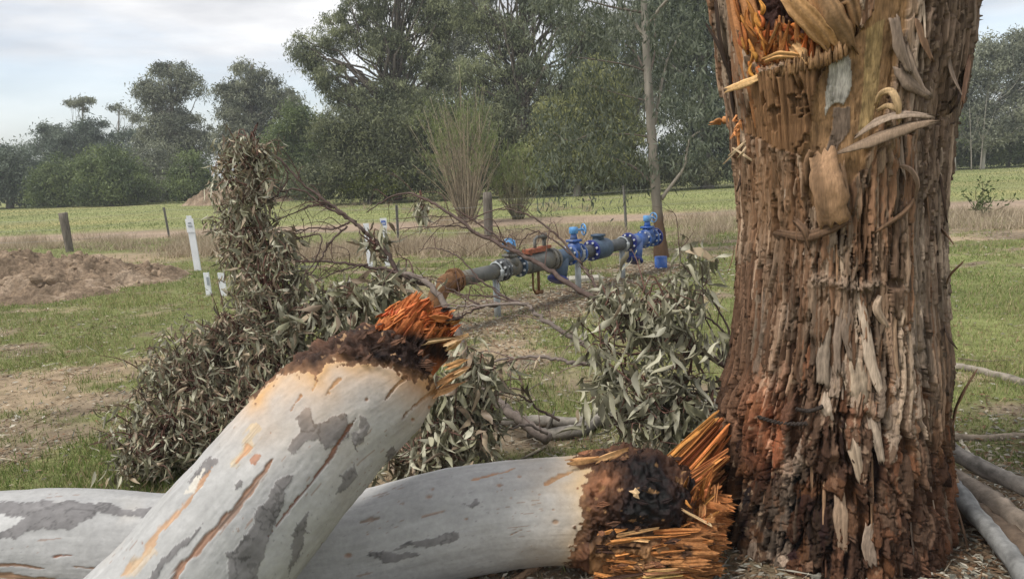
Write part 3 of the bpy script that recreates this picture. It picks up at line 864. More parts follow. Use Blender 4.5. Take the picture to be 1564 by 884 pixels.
T('gum_tree', 'tall airy gum with gappy dark crown standing above the wattles', 262, 56, [(250, 105, 22, 18), (280, 110, 17, 18), (228, 140, 22, 18), (262, 138, 30, 20), (298, 132, 18, 12), (240, 165, 24, 14), (270, 195, 50, 32), (290, 230, 42, 34), (235, 215, 30, 30)], (258, 100), 19, GY, n=300, per=85, leaf=(0.32, 0.05), cl=0.48, r0=0.32, nb=70)
T('gum_tree', 'grey green gum with tiered rounded crown above the wilted heap', 392, 54, [(372, 105, 16, 12), (392, 128, 34, 22), (350, 140, 24, 16), (425, 150, 32, 16), (380, 170, 48, 24), (440, 165, 24, 14), (370, 215, 50, 36), (425, 225, 44, 40)], (385, 100), 20, GY, n=340, per=95, leaf=(0.32, 0.05), cl=0.5, r0=0.32, nb=70)
T('wattle_tree', 'fresh green wattle tucked under the spreading gum', 455, 42, [(455, 195, 40, 36), (430, 230, 34, 40), (490, 240, 42, 44), (450, 275, 50, 26)], (455, 190), 21, WA, n=260, leaf=(0.24, 0.04), cl=0.48)
# the two big spreading gums and what fills in under them
T('gum_tree', 'big spreading gum with wide billowing crown at the paddock edge', 600, 36, [(470, 85, 26, 36), (505, 120, 30, 30), (515, 50, 34, 34), (560, 10, 40, 34), (620, -50, 70, 44), (590, 70, 42, 34), (545, 150, 38, 24), (600, 150, 42, 30), (660, 20, 42, 40), (655, 100, 40, 34), (640, 160, 40, 26)], (610, -20), 22, OL, n=560, per=105, leaf=(0.20, 0.030), cl=0.36, droop=1.0, r0=0.42, nb=120, wood=(0.10, 0.085, 0.07))
T('gum_tree', 'second large gum with drooping olive foliage beside the big spreading gum', 790, 35, [(720, 10, 42, 40), (775, 50, 44, 34), (835, 10, 46, 36), (735, 105, 38, 34), (810, 115, 44, 32), (890, 50, 42, 44), (790, -60, 80, 40), (860, 160, 46, 30), (770, 160, 40, 26), (880, 115, 36, 26)], (800, -30), 23, OL, n=540, per=105, leaf=(0.20, 0.030), cl=0.36, droop=1.0, r0=0.40, nb=120, wood=(0.10, 0.085, 0.07))
T('understorey_tree', 'dark dense understorey tree below the big spreading gum', 560, 33.5, [(520, 215, 50, 46), (580, 215, 50, 50), (545, 265, 70, 36), (610, 260, 50, 36), (480, 275, 46, 26)], (560, 210), 24, ((0.045, 0.055, 0.03), (0.135, 0.145, 0.078)), n=360, per=100, leaf=(0.22, 0.036), cl=0.5, r0=0.2)
T('understorey_tree', 'dark understorey tree behind the tall upright broom bush', 700, 33.5, [(660, 200, 50, 60), (720, 210, 55, 60), (690, 265, 66, 34), (760, 230, 46, 54)], (700, 190), 25, ((0.045, 0.055, 0.03), (0.135, 0.145, 0.078)), n=360, per=100, leaf=(0.22, 0.036), cl=0.5, r0=0.2)
T('understorey_tree', 'yellow olive wattle behind the slender pale trunked sapling', 880, 32, [(860, 190, 48, 54), (920, 150, 44, 60), (900, 230, 56, 44), (950, 220, 36, 50), (830, 245, 40, 38)], (890, 180), 26, ((0.07, 0.08, 0.03), (0.20, 0.205, 0.085)), n=420, per=100, leaf=(0.19, 0.032), cl=0.42, r0=0.18, droop=1.0)
T('gum_tree', 'dark blue green gum beside the shattered trunk', 1080, 34, [(1040, 60, 56, 60), (1100, 90, 50, 60), (1060, 160, 56, 50), (1110, 200, 50, 46), (1030, 10, 50, 50), (1090, 0, 60, 50), (1040, 235, 46, 36), (1120, 245, 44, 26)], (1075, 20), 27, ((0.038, 0.052, 0.034), (0.125, 0.145, 0.09)), n=520, per=110, leaf=(0.22, 0.038), cl=0.44, droop=0.9, r0=0.3)
T('gum_tree', 'grey gum filling the skyline behind the two large gums', 700, 52, [(560, 190, 80, 50), (700, 175, 110, 60), (840, 170, 90, 60), (960, 150, 70, 60), (700, 230, 140, 50)], (700, 140), 28, GY, n=420, per=90, leaf=(0.34, 0.055), cl=0.62, r0=0.4)
T('wattle_tree', 'low bright olive shrubby wattle at the foot of the big gum', 565, 33, [(548, 278, 26, 16), (592, 276, 30, 18)], (565, 272), 29, ((0.07, 0.085, 0.02), (0.17, 0.19, 0.045)), n=90, per=80, leaf=(0.15, 0.028), cl=0.3, r0=0.08, nb=12)
T('bush', 'dark low scrub along the paddock edge behind the sapling', 1000, 34, [(880, 272, 56, 24), (970, 262, 56, 26), (1060, 258, 56, 24), (800, 280, 50, 20)], (980, 250), 30, ((0.045, 0.05, 0.03), (0.13, 0.135, 0.075)), n=240, per=80, leaf=(0.19, 0.03), cl=0.38, r0=0.1, cat='bush')
T('gum_tree', 'pale grey gum seen between the crowns of the two large gums', 705, 45, [(690, 60, 50, 40), (730, 20, 50, 40), (700, 120, 60, 40), (650, -20, 50, 40)], (705, 20), 33, GY, n=230, per=90, leaf=(0.27, 0.042), cl=0.5, r0=0.3)
T('gum_tree', 'pale grey gum behind the slender young gum by the pipeline', 960, 42, [(930, 60, 46, 44), (980, 30, 50, 44), (1010, 100, 44, 40), (950, 130, 46, 36)], (965, 20), 34, GY, n=230, per=90, leaf=(0.25, 0.04), cl=0.46, r0=0.28)
# beyond the trunk on the other side
T('gum_tree', 'hazy grey green gum with slender white stems past the shattered trunk', 1500, 44, [(1478, 130, 36, 40), (1525, 105, 40, 40), (1560, 75, 34, 36), (1470, 195, 46, 36), (1530, 180, 50, 42), (1590, 130, 50, 70), (1500, 80, 24, 24)], (1510, 90), 31, GY, n=330, per=100, leaf=(0.27, 0.045), cl=0.5, r0=0.14, nb=50, wood=(0.42, 0.39, 0.34))
T('wattle_tree', 'dense green hedge like wattle at the end of the far paddock', 1540, 46, [(1490, 230, 40, 26), (1550, 222, 50, 34), (1610, 215, 50, 40), (1440, 235, 40, 24)], (1540, 215), 32, WA, n=260, per=90, leaf=(0.26, 0.042), cl=0.45, r0=0.15)
T('gum_tree', 'olive gum continuing the treeline next to the dark blue green gum', 1200, 40, [(1190, 60, 50, 50), (1225, 110, 50, 50), (1180, 150, 50, 50), (1210, 215, 56, 40)], (1200, 40), 35, OL, n=230, per=80, leaf=(0.27, 0.042), cl=0.5, r0=0.28)
T('gum_tree', 'broad grey gum continuing the treeline behind the shattered trunk', 1310, 44, [(1300, 80, 56, 50), (1340, 120, 50, 50), (1290, 170, 56, 50), (1330, 210, 60, 36)], (1310, 60), 36, GY, n=230, per=80, leaf=(0.28, 0.044), cl=0.52, r0=0.28)
T('wattle_tree', 'bushy wattle closing the treeline towards the slender white stems', 1405, 44, [(1400, 150, 50, 50), (1420, 190, 50, 44), (1390, 220, 50, 30)], (1405, 140), 37, WA, n=190, per=80, leaf=(0.27, 0.043), cl=0.5, r0=0.2)
# slender white stems showing in front of that gum
for i, (px, topy, lean) in enumerate(((1484, 165, -3), (1497, 150, 10), (1460, 190, -6))):
    b = base_at(px, 42.5); mb = MB()
    tp = smooth_path([b - [0, 0, 0.1], P(px + lean * 0.3, 225, 42.5), P(px + lean, topy, 42.5)], 8)
    mb.tube(tp, np.linspace(0.038, 0.012, 8), 6, c=(0.24, 0.22, 0.185))
    q = tp[4]; e1 = P(px + lean + 14, topy + 15, 42.3); e2 = P(px + lean - 16, topy + 25, 42.6)
    t = thing('sapling', ['bare pale sapling stem with forked top at the far treeline', 'taller bare pale stem leaning towards the forked one', 'thin bare stem half behind the trunk bark at the treeline'][i], 'sapling', tuple(b))
    mb.part('trunk', ['tree_wood'], t, col=True)
    for e in (e1, e2):
        MB().tube(smooth_path([q, (q + e) / 2 + [0, 0, -0.2], e], 6), np.linspace(0.015, 0.005, 6), 5, c=(0.24, 0.22, 0.18)).part('limb', ['tree_wood'], t, col=True)

# ------------------------------------------------------------------ broom bushes with upright pale stems
def broom(label, px, d, top_y, half_w, seed, nst, pale):
    b = base_at(px, d); rg = np.random.default_rng(seed)
    H = P(px, top_y, d)[2]
    t = thing('broom_bush', label, 'bush', tuple(b))
    LV, LC = [], []
    for k in range(nst):
        a = rg.uniform(0, 2 * math.pi); s = rg.uniform(0.0, 1.0) ** 0.55
        hh = H * (1 - 0.42 * s) * rg.uniform(0.6, 1.0)
        e = np.array([math.cos(a) * s * half_w, math.sin(a) * s * half_w * 0.7, hh])
        st = np.array([math.cos(a), math.sin(a), 0]) * rg.uniform(0, 0.18)
        mid = st * 0.5 + e * 0.5 - np.array([math.cos(a), math.sin(a), 0]) * s * half_w * 0.05 + rg.normal(0, 0.11, 3)
        path = smooth_path([st - [0, 0, 0.05], mid, e], 7)
        tt = rg.uniform(0, 1)
        c = np.array([0.36, 0.30, 0.22]) * (0.6 + 0.6 * tt) if pale else np.array([0.25, 0.235, 0.15]) * (0.6 + 0.6 * tt)
        ms = MB().tube(path, np.linspace(0.014, 0.003, 7), 4, c=c)
        for q in range(4):
            j = int(rg.integers(1, 6)); dv = path[-1] - path[j]; dv = dv * rg.uniform(0.35, 0.8) + rg.normal(0, 0.13, 3) * np.linalg.norm(dv)
            ms.tube(smooth_path([path[j], path[j] + dv * 0.5 + rg.normal(0, 0.03, 3), path[j] + dv], 5), np.linspace(0.006, 0.002, 5), 3, c=c * rg.uniform(.7, 1.2), cap=False)
        ms.part('stem', ['tree_wood'], t, col=True).location = (0, 0, 0)
        for q in range(3):
            j = rg.integers(3, 6); f = path[j]; g2 = f + (path[-1] - f) * rg.uniform(0.5, 0.9) + rg.normal(0, 0.16, 3)
            n = 22
            u = rg.uniform(0.55, 1.15, n)[:, None]
            p = f * (1 - u) + g2 * u + rg.normal(0, 0.035, (n, 3))
            LV.append(p); LC.append(np.full(n, rg.uniform(0, 1)))
    p = np.concatenate(LV); n = len(p)
    v = rg.normal(0, 0.35, (n, 3)); v[:, 2] += 1; v /= np.linalg.norm(v, axis=1)[:, None]
    w = np.cross(v, rg.normal(0, 1, (n, 3))); w /= np.linalg.norm(w, axis=1)[:, None]
    L = rg.uniform(0.06, 0.15, n)[:, None]
    V = np.stack([p, p + v * L * 0.5 + w * 0.007, p + v * L, p + v * L * 0.5 - w * 0.007], 1).reshape(-1, 3)
    tt = (np.concatenate(LC) * 0.6 + rg.uniform(0, 0.4, n))[:, None]
    C = np.array([0.11, 0.14, 0.055]) * (1 - tt) + np.array([0.25, 0.29, 0.115]) * tt
    link('foliage', mesh_np('foliage', V, np.arange(4 * n).reshape(-1, 4), ['foliage'], col=np.repeat(C, 4, axis=0), smooth=False), t)['kind'] = 'stuff'
broom('tall upright broom bush of pale bare stems with green tips', 714, 19.5, 80, 1.4, 41, 80, True)
broom('smaller green broom bush beside the tall pale stemmed one', 790, 20.5, 195, 0.95, 42, 45, False)
b = G(1500, 330); b[2] = 0
tg = thing('weed_plant', 'straggly dark leaved weed growing in the litter by the far track', 'plant', tuple(b))
rg = np.random.default_rng(55); LV = []
for k in range(9):
    e = np.array([rg.normal(0, 0.3), rg.normal(0, 0.2), rg.uniform(0.3, 0.85)])
    pth = smooth_path([np.zeros(3), e * 0.5 + rg.normal(0, 0.06, 3), e], 6)
    MB().tube(pth, np.linspace(0.010, 0.004, 6), 4, c=(0.13, 0.11, 0.06)).part('stem', ['tree_wood'], tg, col=True).location = (0, 0, 0)
    for q in range(24):
        u = rg.uniform(0.3, 1.0); LV.append(e * u + rg.normal(0, 0.05, 3))
p = np.array(LV); n = len(p); v = rg.normal(0, 1, (n, 3)); v /= np.linalg.norm(v, axis=1)[:, None]; w = np.cross(v, rg.normal(0, 1, (n, 3))); w /= np.linalg.norm(w, axis=1)[:, None]
V = np.stack([p, p + v * 0.05 + w * 0.02, p + v * 0.10, p + v * 0.05 - w * 0.02], 1).reshape(-1, 3)
link('foliage', mesh_np('foliage', V, np.arange(4 * n).reshape(-1, 4), ['foliage'], col=np.repeat(np.array([[0.07, 0.10, 0.03]]) * rg.uniform(0.6, 1.5, n)[:, None], 4, axis=0), smooth=False), tg)['kind'] = 'stuff'

# ------------------------------------------------------------------ the slender young gum behind the pipeline
d = 11.2
yb = base_at(1010, d)
yg = thing('young_gum_tree', 'slender young gum with pale trunk standing behind the pipeline end', 'tree', tuple(yb))
axis = smooth_path([yb - [0, 0, 0.15], P(1008, 360, d), P(1003, 310, d), P(996, 215, d), P(989, 110, d), P(984, 0, d), P(980, -120, d), P(984, -280, d)], 40)
rr = np.interp(np.linspace(0, 1, 40), [0, 0.12, 0.2, 0.5, 1], [0.125, 0.098, 0.078, 0.066, 0.03])
zz = axis[:, 2]
wc = np.array([0.36, 0.32, 0.265])
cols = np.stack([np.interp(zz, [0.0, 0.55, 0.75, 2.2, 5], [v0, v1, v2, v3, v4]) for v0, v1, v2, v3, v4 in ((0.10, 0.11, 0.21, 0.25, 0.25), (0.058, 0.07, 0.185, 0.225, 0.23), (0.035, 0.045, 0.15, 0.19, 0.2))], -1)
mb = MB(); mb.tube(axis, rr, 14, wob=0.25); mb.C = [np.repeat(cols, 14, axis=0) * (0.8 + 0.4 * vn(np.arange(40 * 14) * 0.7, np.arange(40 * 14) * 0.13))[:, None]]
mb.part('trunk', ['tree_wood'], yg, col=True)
ybr = [([(1010, 305), (1020, 290), (1045, 255), (1052, 215), (1070, 200)], 0.035), ([(1000, 285), (985, 270), (968, 255), (945, 245), (925, 235)], 0.022), ([(995, 210), (960, 205), (925, 206)], 0.016),
       ([(992, 155), (950, 145), (900, 130)], 0.014), ([(988, 110), (960, 100), (900, 90), (870, 88)], 0.016), ([(1000, 190), (1010, 130), (1020, 90), (1040, 50)], 0.03), ([(990, 120), (1000, 80), (1000, 30)], 0.022),
       ([(985, 110), (970, 80), (950, 65)], 0.022), ([(988, 40), (1020, 0), (1060, -20)], 0.03), ([(985, 60), (960, 20), (930, -20)], 0.03), ([(984, 0), (960, -40), (900, -50)], 0.03), ([(900, 206), (870, 215), (840, 200)], 0.012), ([(985, 20), (930, 10), (860, -10)], 0.022)]
tips = []
rg = np.random.default_rng(61)
for pts, r in ybr:
    dd = d + np.linspace(0, rg.uniform(-0.7, 0.7), len(pts))
    q = smooth_path([P(x, y, z_) for (x, y), z_ in zip(pts, dd)], 10)
    MB().tube(q, np.linspace(r, r * 0.35, 10), 6, c=(0.16, 0.13, 0.11) if r < 0.03 else (0.27, 0.24, 0.2)).part('limb', ['tree_wood'], yg, col=True)
    tips += [q[5], q[7], q[9]]
hang = [(930, 30), (900, 20), (860, 60), (880, 110), (850, 170), (860, 230), (880, 250), (900, 240), (875, 270), (840, 215), (1050, 90), (1080, 60), (1060, 160), (1020, 150), (1090, 140), (1040, 190), (1020, 60), (950, 150), (960, 40), (1040, 20), (1085, 20),
        (1000, 10), (840, 30), (820, 10), (870, 20), (910, 60), (925, 180), (1060, 120), (1030, 110), (1100, 100), (850, 110), (905, 270), (860, 190), (935, 255)]
for (x, y) in hang: tips.append(P(x, y, d + rg.uniform(-0.9, 0.5)))
LV = []; n_c = 0
for c in tips:
    for s in range(4):
        cc = c + rg.normal(0, 0.28, 3); k = 27
        LV.append(cc + rg.normal(0, 1, (k, 3)) * np.array([0.13, 0.13, 0.15]) - np.array([0, 0, 0.06]))
p = np.concatenate(LV); n = len(p)
v = rg.normal(0, 0.55, (n, 3)); v[:, 2] -= 1.0; v /= np.linalg.norm(v, axis=1)[:, None]
w = np.cross(v, rg.normal(0, 1, (n, 3))); w /= np.linalg.norm(w, axis=1)[:, None]
L = rg.uniform(0.07, 0.16, n)[:, None]; wd = rg.uniform(0.008, 0.017, n)[:, None]
V = np.stack([p, p + v * L * 0.4 + w * wd, p + v * L, p + v * L * 0.4 - w * wd], 1).reshape(-1, 3)
t_ = rg.uniform(0, 1, n)[:, None]
C = np.array([0.055, 0.070, 0.045]) * (1 - t_) + np.array([0.17, 0.19, 0.135]) * t_
part('crown', mesh_np('crown', V, np.arange(4 * n).reshape(-1, 4), ['foliage'], col=np.repeat(C, 4, axis=0), smooth=False), yg)

# ================================================================== the shattered standing trunk
YT = 2.80
_edge = np.array([(-330, 1040, 1560), (-150, 1070, 1515), (0, 1095, 1490), (100, 1108, 1476), (190, 1126, 1456), (330, 1136, 1440), (450, 1130, 1440), (550, 1119, 1449), (600, 1105, 1446), (680, 1097, 1451), (750, 1090, 1456), (820, 1083, 1459), (884, 1076, 1462), (930, 1062, 1476), (990, 1040, 1500)], float)
def _axis(y, xl, xr):
    a, b = ray(xl, y), ray(xr, y); aa, ab = math.atan2(a[0], a[1]), math.atan2(b[0], b[1])
    am, h = (aa + ab) / 2, (ab - aa) / 2
    D = YT / math.cos(am); m_ = ray((xl + xr) / 2, y)
    return (D * math.sin(am), YT, CAM_H + m_[2] / math.hypot(m_[0], m_[1]) * D, D * math.sin(h) * 0.965)
_t = np.array([_axis(*e) for e in _edge]); _c = _t[:, :3]; _r = _t[:, 3]
_o = np.argsort(_c[:, 2])
TZ, TX, TR = _c[_o, 2], _c[_o, 0], _r[_o]
def trunk_axis(z): return np.interp(z, TZ, TX), np.interp(z, TZ, TR)
TBASE = np.array([trunk_axis(0.0)[0], YT, 0.0])
AZ0 = math.atan2(-YT, -TBASE[0])                     # direction from the trunk to the camera
def S(px, py, off=0.0):
    """point on the trunk's camera side under a pixel, lifted by off; None-safe at the silhouette"""
    r = ray(px, py); best, bd = None, 1e9
    for d in np.linspace(1.9, 2.95, 240):
        q = EYE + r * d
        cx, R = trunk_axis(q[2])
        e = math.hypot(q[0] - cx, q[1] - YT) - (R + off)
        if e <= 0: return q
        if e < bd: bd, best = e, q
    return best
def Snorm(q):
    cx, R = trunk_axis(q[2])
    n = np.array([q[0] - cx, q[1] - YT, 0]); return n / (np.linalg.norm(n) + 1e-9)

def build_trunk():
    rg = np.random.default_rng(101)
    zs = np.concatenate([np.linspace(-0.10, 2.20, 690), np.linspace(2.22, 2.75, 24)])
    ph = np.concatenate([np.linspace(-math.radians(108), math.radians(108), 430), np.linspace(math.radians(111), math.radians(249), 36)])
    NZ, NP = len(zs), len(ph)
    PH, ZZ = np.meshgrid(ph, zs)
    cx, R = trunk_axis(ZZ)
    ang = AZ0 + PH
    base = np.stack([cx + np.cos(ang) * R, YT + np.sin(ang) * R, ZZ], -1)
    px, py, _ = project(base.reshape(-1, 3)); px = px.reshape(NZ, NP); py = py.reshape(NZ, NP)
    U = PH * 0.40
    front = np.cos(PH) > -0.2
    # large undulation and fibres
    big = 0.030 * fbm(U * 4, ZZ * 1.6, o=3) + 0.03 * fbm(U * 9 + 3, ZZ * 1.0 + 2, o=2)
    wig = 0.02 * fbm(U * 6, ZZ * 6 + 9, o=3)
    fib = fbm((U + wig) * 75, ZZ * 5.0, o=4)
    H = 0.014 * fib - 0.012
    low = sstep(560, 760, py)
    H = H + low * 0.022 * fbm(U * 22, ZZ * 14, o=4)
    C = np.zeros((NZ, NP, 3)); dk = np.array([0.028, 0.017, 0.012]); rd = np.array([0.085, 0.045, 0.027])
    tt = np.clip(0.5 + 1.5 * fbm(U * 20, ZZ * 4 + 5, o=3), 0, 1)[..., None]
    C = dk * (1 - tt) + rd * tt
    pal_mid = [np.array(c) for c in ((0.13, 0.085, 0.058), (0.17, 0.10, 0.062), (0.20, 0.135, 0.092), (0.23, 0.165, 0.118), (0.18, 0.105, 0.064), (0.28, 0.215, 0.16))]
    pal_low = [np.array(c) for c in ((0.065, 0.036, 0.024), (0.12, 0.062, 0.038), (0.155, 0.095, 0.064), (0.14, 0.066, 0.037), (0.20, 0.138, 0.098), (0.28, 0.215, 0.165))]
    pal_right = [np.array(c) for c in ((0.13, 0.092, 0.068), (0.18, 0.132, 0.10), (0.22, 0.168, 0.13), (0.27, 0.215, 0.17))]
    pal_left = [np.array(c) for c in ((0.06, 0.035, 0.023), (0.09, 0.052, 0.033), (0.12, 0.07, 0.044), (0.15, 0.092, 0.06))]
    fibn = 0.5 + fib
    fld = np.clip(0.5 + 1.9 * fbm(U * 6 + 31, ZZ * 3.2, o=3), 0, 0.999)
    order = [1] * 1000 + [0] * 430 + [1] * 350 + [2] * 1000
    for k, lay in enumerate(order):
        f = rg.uniform(-1.85, 1.85); z0 = rg.uniform(-0.15, 2.35)
        ci = int(np.clip((f + 1.885) / 3.77 * 429, 0, 429)); ri = int(np.clip((z0 + 0.1) / 2.30 * 689, 0, 689))
        ppx, ppy = px[ri, ci], py[ri, ci]
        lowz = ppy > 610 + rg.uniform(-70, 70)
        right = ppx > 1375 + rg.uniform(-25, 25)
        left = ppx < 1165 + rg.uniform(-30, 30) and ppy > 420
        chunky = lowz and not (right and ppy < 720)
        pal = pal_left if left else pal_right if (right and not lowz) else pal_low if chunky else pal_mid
        if lay == 0:      # broad plates
            L, w, t = (rg.uniform(0.06, 0.24), rg.uniform(0.022, 0.055), rg.uniform(0.012, 0.028)) if chunky else (rg.uniform(0.10, 0.42), rg.uniform(0.018, 0.045), rg.uniform(0.010, 0.022))
        elif lay == 1:    # strips
            L, w, t = (rg.uniform(0.03, 0.18), rg.uniform(0.009, 0.036), rg.uniform(0.008, 0.034)) if chunky else (rg.uniform(0.08, 0.42), rg.uniform(0.007, 0.025), rg.uniform(0.006, 0.028))
        else:             # thin fibres
            L, w, t = rg.uniform(0.04, 0.34), rg.uniform(0.003, 0.009), rg.uniform(0.006, 0.028)
        if right and not lowz: w *= 0.7
        if not chunky: L *= 1.35
        pt, hf = (0.35, 0.45) if chunky else (0.08, 0.14)
        u0 = f * 0.40
        r0 = np.searchsorted(zs, z0 - 0.03); r1 = np.searchsorted(zs, z0 + L)
        c0 = np.searchsorted(ph[:430], (u0 - w * 1.5) / 0.40); c1 = np.searchsorted(ph[:430], (u0 + w * 1.5) / 0.40)
        if r1 - r0 < 3 or c1 - c0 < 2: continue
        u = U[r0:r1, c0:c1]; z = ZZ[r0:r1, c0:c1]
        sd = rg.uniform(0, 100)
        path = u0 + 0.014 * (vn(z * 9 + sd, z * 0 + sd) - 0.5) + 0.006 * (vn(z * 40 + sd, z * 0) - 0.5) + (z - z0) * rg.normal(0, 0.03)
        s = (z - z0 - 0.05 * (vn(u * 60 + sd, u * 0 + 3.3) - 0.5)) / L       # ragged lower end
        hw = w / 2 * np.clip(np.minimum(1, pt + 5 * np.clip(s, 0, 1)), 0, 1) * (1 - 0.55 * np.clip(s, 0, 1) ** 3) * (0.6 + 0.5 * vn(z * 30 + sd, u * 0 + 1) + hf * vn(z * 130 + sd, np.sign(u - path) * 3.0))
        q = (u - path) / (hw + 1e-6)
        ins = (np.abs(q) < 1) & (s > 0) & (s < 1)
        hgt = t * (1.15 - 0.75 * s) * (1 - 0.35 * np.abs(q) ** 3) * (1 - 0.8 * sstep(0.75, 1.0, s)) + 0.0045 * (fibn[r0:r1, c0:c1] - 0.5) + rg.uniform(0, 0.005)
        cur = H[r0:r1, c0:c1]
        up = ins & (hgt > cur)
        cur[up] = hgt[up]
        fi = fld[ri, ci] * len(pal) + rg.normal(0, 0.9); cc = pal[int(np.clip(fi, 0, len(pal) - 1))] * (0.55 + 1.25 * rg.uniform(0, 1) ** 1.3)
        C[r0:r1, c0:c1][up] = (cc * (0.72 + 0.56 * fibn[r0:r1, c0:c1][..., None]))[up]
    # fine fibre, cracks and crumbling
    H = H + 0.0055 * fbm((U + wig) * 170, ZZ * 16, o=3) + low * 0.010 * fbm(U * 75, ZZ * 48, o=3)
    cr = np.abs(fbm((U + wig) * 24, ZZ * 5 + 40, o=3)); ck = 1 - sstep(0.0, 0.030, cr)
    H = H - (0.012 + 0.012 * low) * ck
    cr2 = np.abs(fbm(U * 26 + 9, ZZ * 20 + 4, o=3)); H = H - low * 0.014 * (1 - sstep(0, 0.035, cr2))
    # reddish stained area and crumbly pale flecks
    nx = 14 * fbm(U * 14, ZZ * 9, o=3); ny = 26 * fbm(U * 14 + 7, ZZ * 9, o=3)
    def blend(mask, col, k=1.0):
        mk = (mask * k)[..., None]
        C[:] = C * (1 - mk) + np.asarray(col) * mk
    def ell(cx_, cy_, a, b): return np.exp(-(((px - cx_) / a) ** 2 + ((py - cy_) / b) ** 2))
    C *= (1 + 0.55 * ell(1165, 640, 38, 60) * np.array([1, 0, 0])[0])[..., None] * np.array([1.0, 1.0, 1.0])
    redm = np.clip(ell(1165, 640, 34, 60) + 0.8 * ell(1170, 700, 26, 50), 0, 1)[..., None]
    C[:] = C * (1 - 0.6 * redm) + C * np.array([1.5, 0.82, 0.55]) * 0.6 * redm
    oil = (fbm(U * 9 + 4, ZZ * 5, o=4) + 0.25 * low > 0.24)
    oil = np.clip(oil * ell(1190, 800, 110, 130) * 1.4, 0, 1)
    C[:] = C * (1 - 0.65 * oil[..., None])
    fl = (vn(U * 90, ZZ * 60) > 0.83) & (fbm(U * 8, ZZ * 8 + 3, o=3) > 0.02) & (py > 560)
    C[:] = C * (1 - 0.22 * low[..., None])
    C[fl] = C[fl] * 0.5 + np.array([0.34, 0.25, 0.17]) * 0.5
    orange = (fbm(U * 14 + 11, ZZ * 9 + 5, o=4) > 0.16) & (py > 600)
    C[orange] = C[orange] * 0.75 + np.array([0.20, 0.085, 0.032]) * 0.25
    # smooth tan area where the outer bark peeled away, with the pale grey patch
    tanp = [(1222, 250), (1236, 180), (1246, 130), (1262, 92), (1300, 60), (1330, 20), (1345, -60), (1400, -60), (1378, 60), (1362, 130), (1345, 190), (1318, 260), (1280, 300), (1240, 320)]
    tm = inpoly(px + nx, py + ny, tanp) & front
    H[tm] = H[tm] * 0.18 - 0.004 + 0.003 * fib[tm]
    C[tm] = np.array([0.29, 0.18, 0.095]) * (0.75 + 0.6 * fibn[tm])[:, None] * (1 + 0.5 * fbm(U * 10, ZZ * 3, o=3)[tm])[:, None]
    yel = inpoly(px + nx * 0.6, py + ny * 0.6, [(1325, 40), (1352, 25), (1348, 110), (1330, 200), (1310, 210), (1322, 120)]) & front
    C[yel] = np.array([0.36, 0.26, 0.13]) * (0.8 + 0.4 * fibn[yel])[:, None]
    wp = inpoly(px + nx * 0.9, py + ny * 0.9, [(1266, 92), (1298, 74), (1304, 88), (1302, 128), (1288, 156), (1268, 160), (1258, 176), (1262, 120)]) & front
    C[wp] = np.array([0.40, 0.39, 0.36]) * (0.85 + 0.3 * fibn[wp])[:, None]; H[wp] += 0.004
    gp = inpoly(px + nx * 1.1, py + ny * 1.0, [(1270, 166), (1300, 158), (1296, 200), (1276, 232), (1256, 240), (1268, 200)]) & front
    C[gp] = np.array([0.15, 0.115, 0.09]) * (0.8 + 0.5 * fibn[gp])[:, None]; H[gp] += 0.003
    mot = 1 + 1.3 * fbm(U * 45, ZZ * 30 + 8, o=4)
    C[tm | wp | gp] *= mot[tm | wp | gp][:, None]; H[tm] += (0.010 * fbm(U * 40, ZZ * 9 + 2, o=4))[tm]
    # brown fibrous stub wall below the break
    sw = inpoly(px + nx * 0.5, py + ny * 0.4, [(1150, 112), (1180, 108), (1225, 96), (1262, 88), (1246, 130), (1238, 190), (1226, 240), (1150, 205)]) & front
    fw = fbm((U + wig * .4) * 120, ZZ * 3.0, o=4) ; gap = 1 - sstep(0.0, 0.05, np.abs(fbm(U * 30 + 3, ZZ * 2.0, o=2)))
    H[sw] = (0.016 + 0.03 * fw - 0.03 * gap)[sw]
    C[sw] = (np.array([0.21, 0.12, 0.062]) * (0.35 + 1.5 * np.clip(fw + 0.4, 0, 1))[..., None])[sw]
    pit = sw & (fbm(U * 26, ZZ * 22, o=3) > 0.17); H[pit] -= 0.012; C[pit] *= 0.5
    # tan-brown zone under it
    bz = np.clip(ell(1190, 290, 60, 80) * 1.2, 0, 1)[..., None]
    C[:] = C * (1 - 0.5 * bz) + np.array([0.25, 0.14, 0.07]) * (0.6 + 0.8 * fibn[..., None]) * 0.5 * bz
    # torn hollow where the stem broke off
    jag = 16 * (vn(U * 70, U * 0 + 2) - 0.5) + 10 * (vn(U * 160, U * 0 + 5) - 0.5)
    hol = inpoly(px, py + jag, [(1112, -400), (1318, -400), (1312, 40), (1298, 68), (1262, 86), (1225, 92), (1180, 104), (1150, 104), (1130, 40), (1116, -20)]) & front
    depth = 0.085 + 0.09 * fbm(U * 22, ZZ * 14, o=5, g=.6) + 0.03 * fbm((U + wig) * 90, ZZ * 14, o=3)
    H[hol] = -depth[hol]
    big = big * (1 - hol)
    ht = np.clip(0.5 + 1.8 * fbm(U * 16 + 3, ZZ * 8, o=4), 0, 1)[..., None]
    hc = np.array([0.46, 0.15, 0.045]) * (1 - ht) + np.array([0.50, 0.27, 0.11]) * ht
    kin = np.clip(2.6 * ell(1184, 14, 46, 34) * (0.7 + 1.2 * vn(U * 40, ZZ * 40)), 0, 1)[..., None]
    hc = hc * (1 - kin) + np.array([0.05, 0.026, 0.022]) * kin
    C[hol] = (hc * (0.6 + 0.8 * fibn[..., None]))[hol]
    # horizontal old wound with crumbly lip
    wy = 432 + 5 * np.sin(px / 17)
    lip = np.exp(-((py - wy) / 8) ** 2) * sstep(1236, 1250, px) * (1 - sstep(1332, 1350, px)) * front
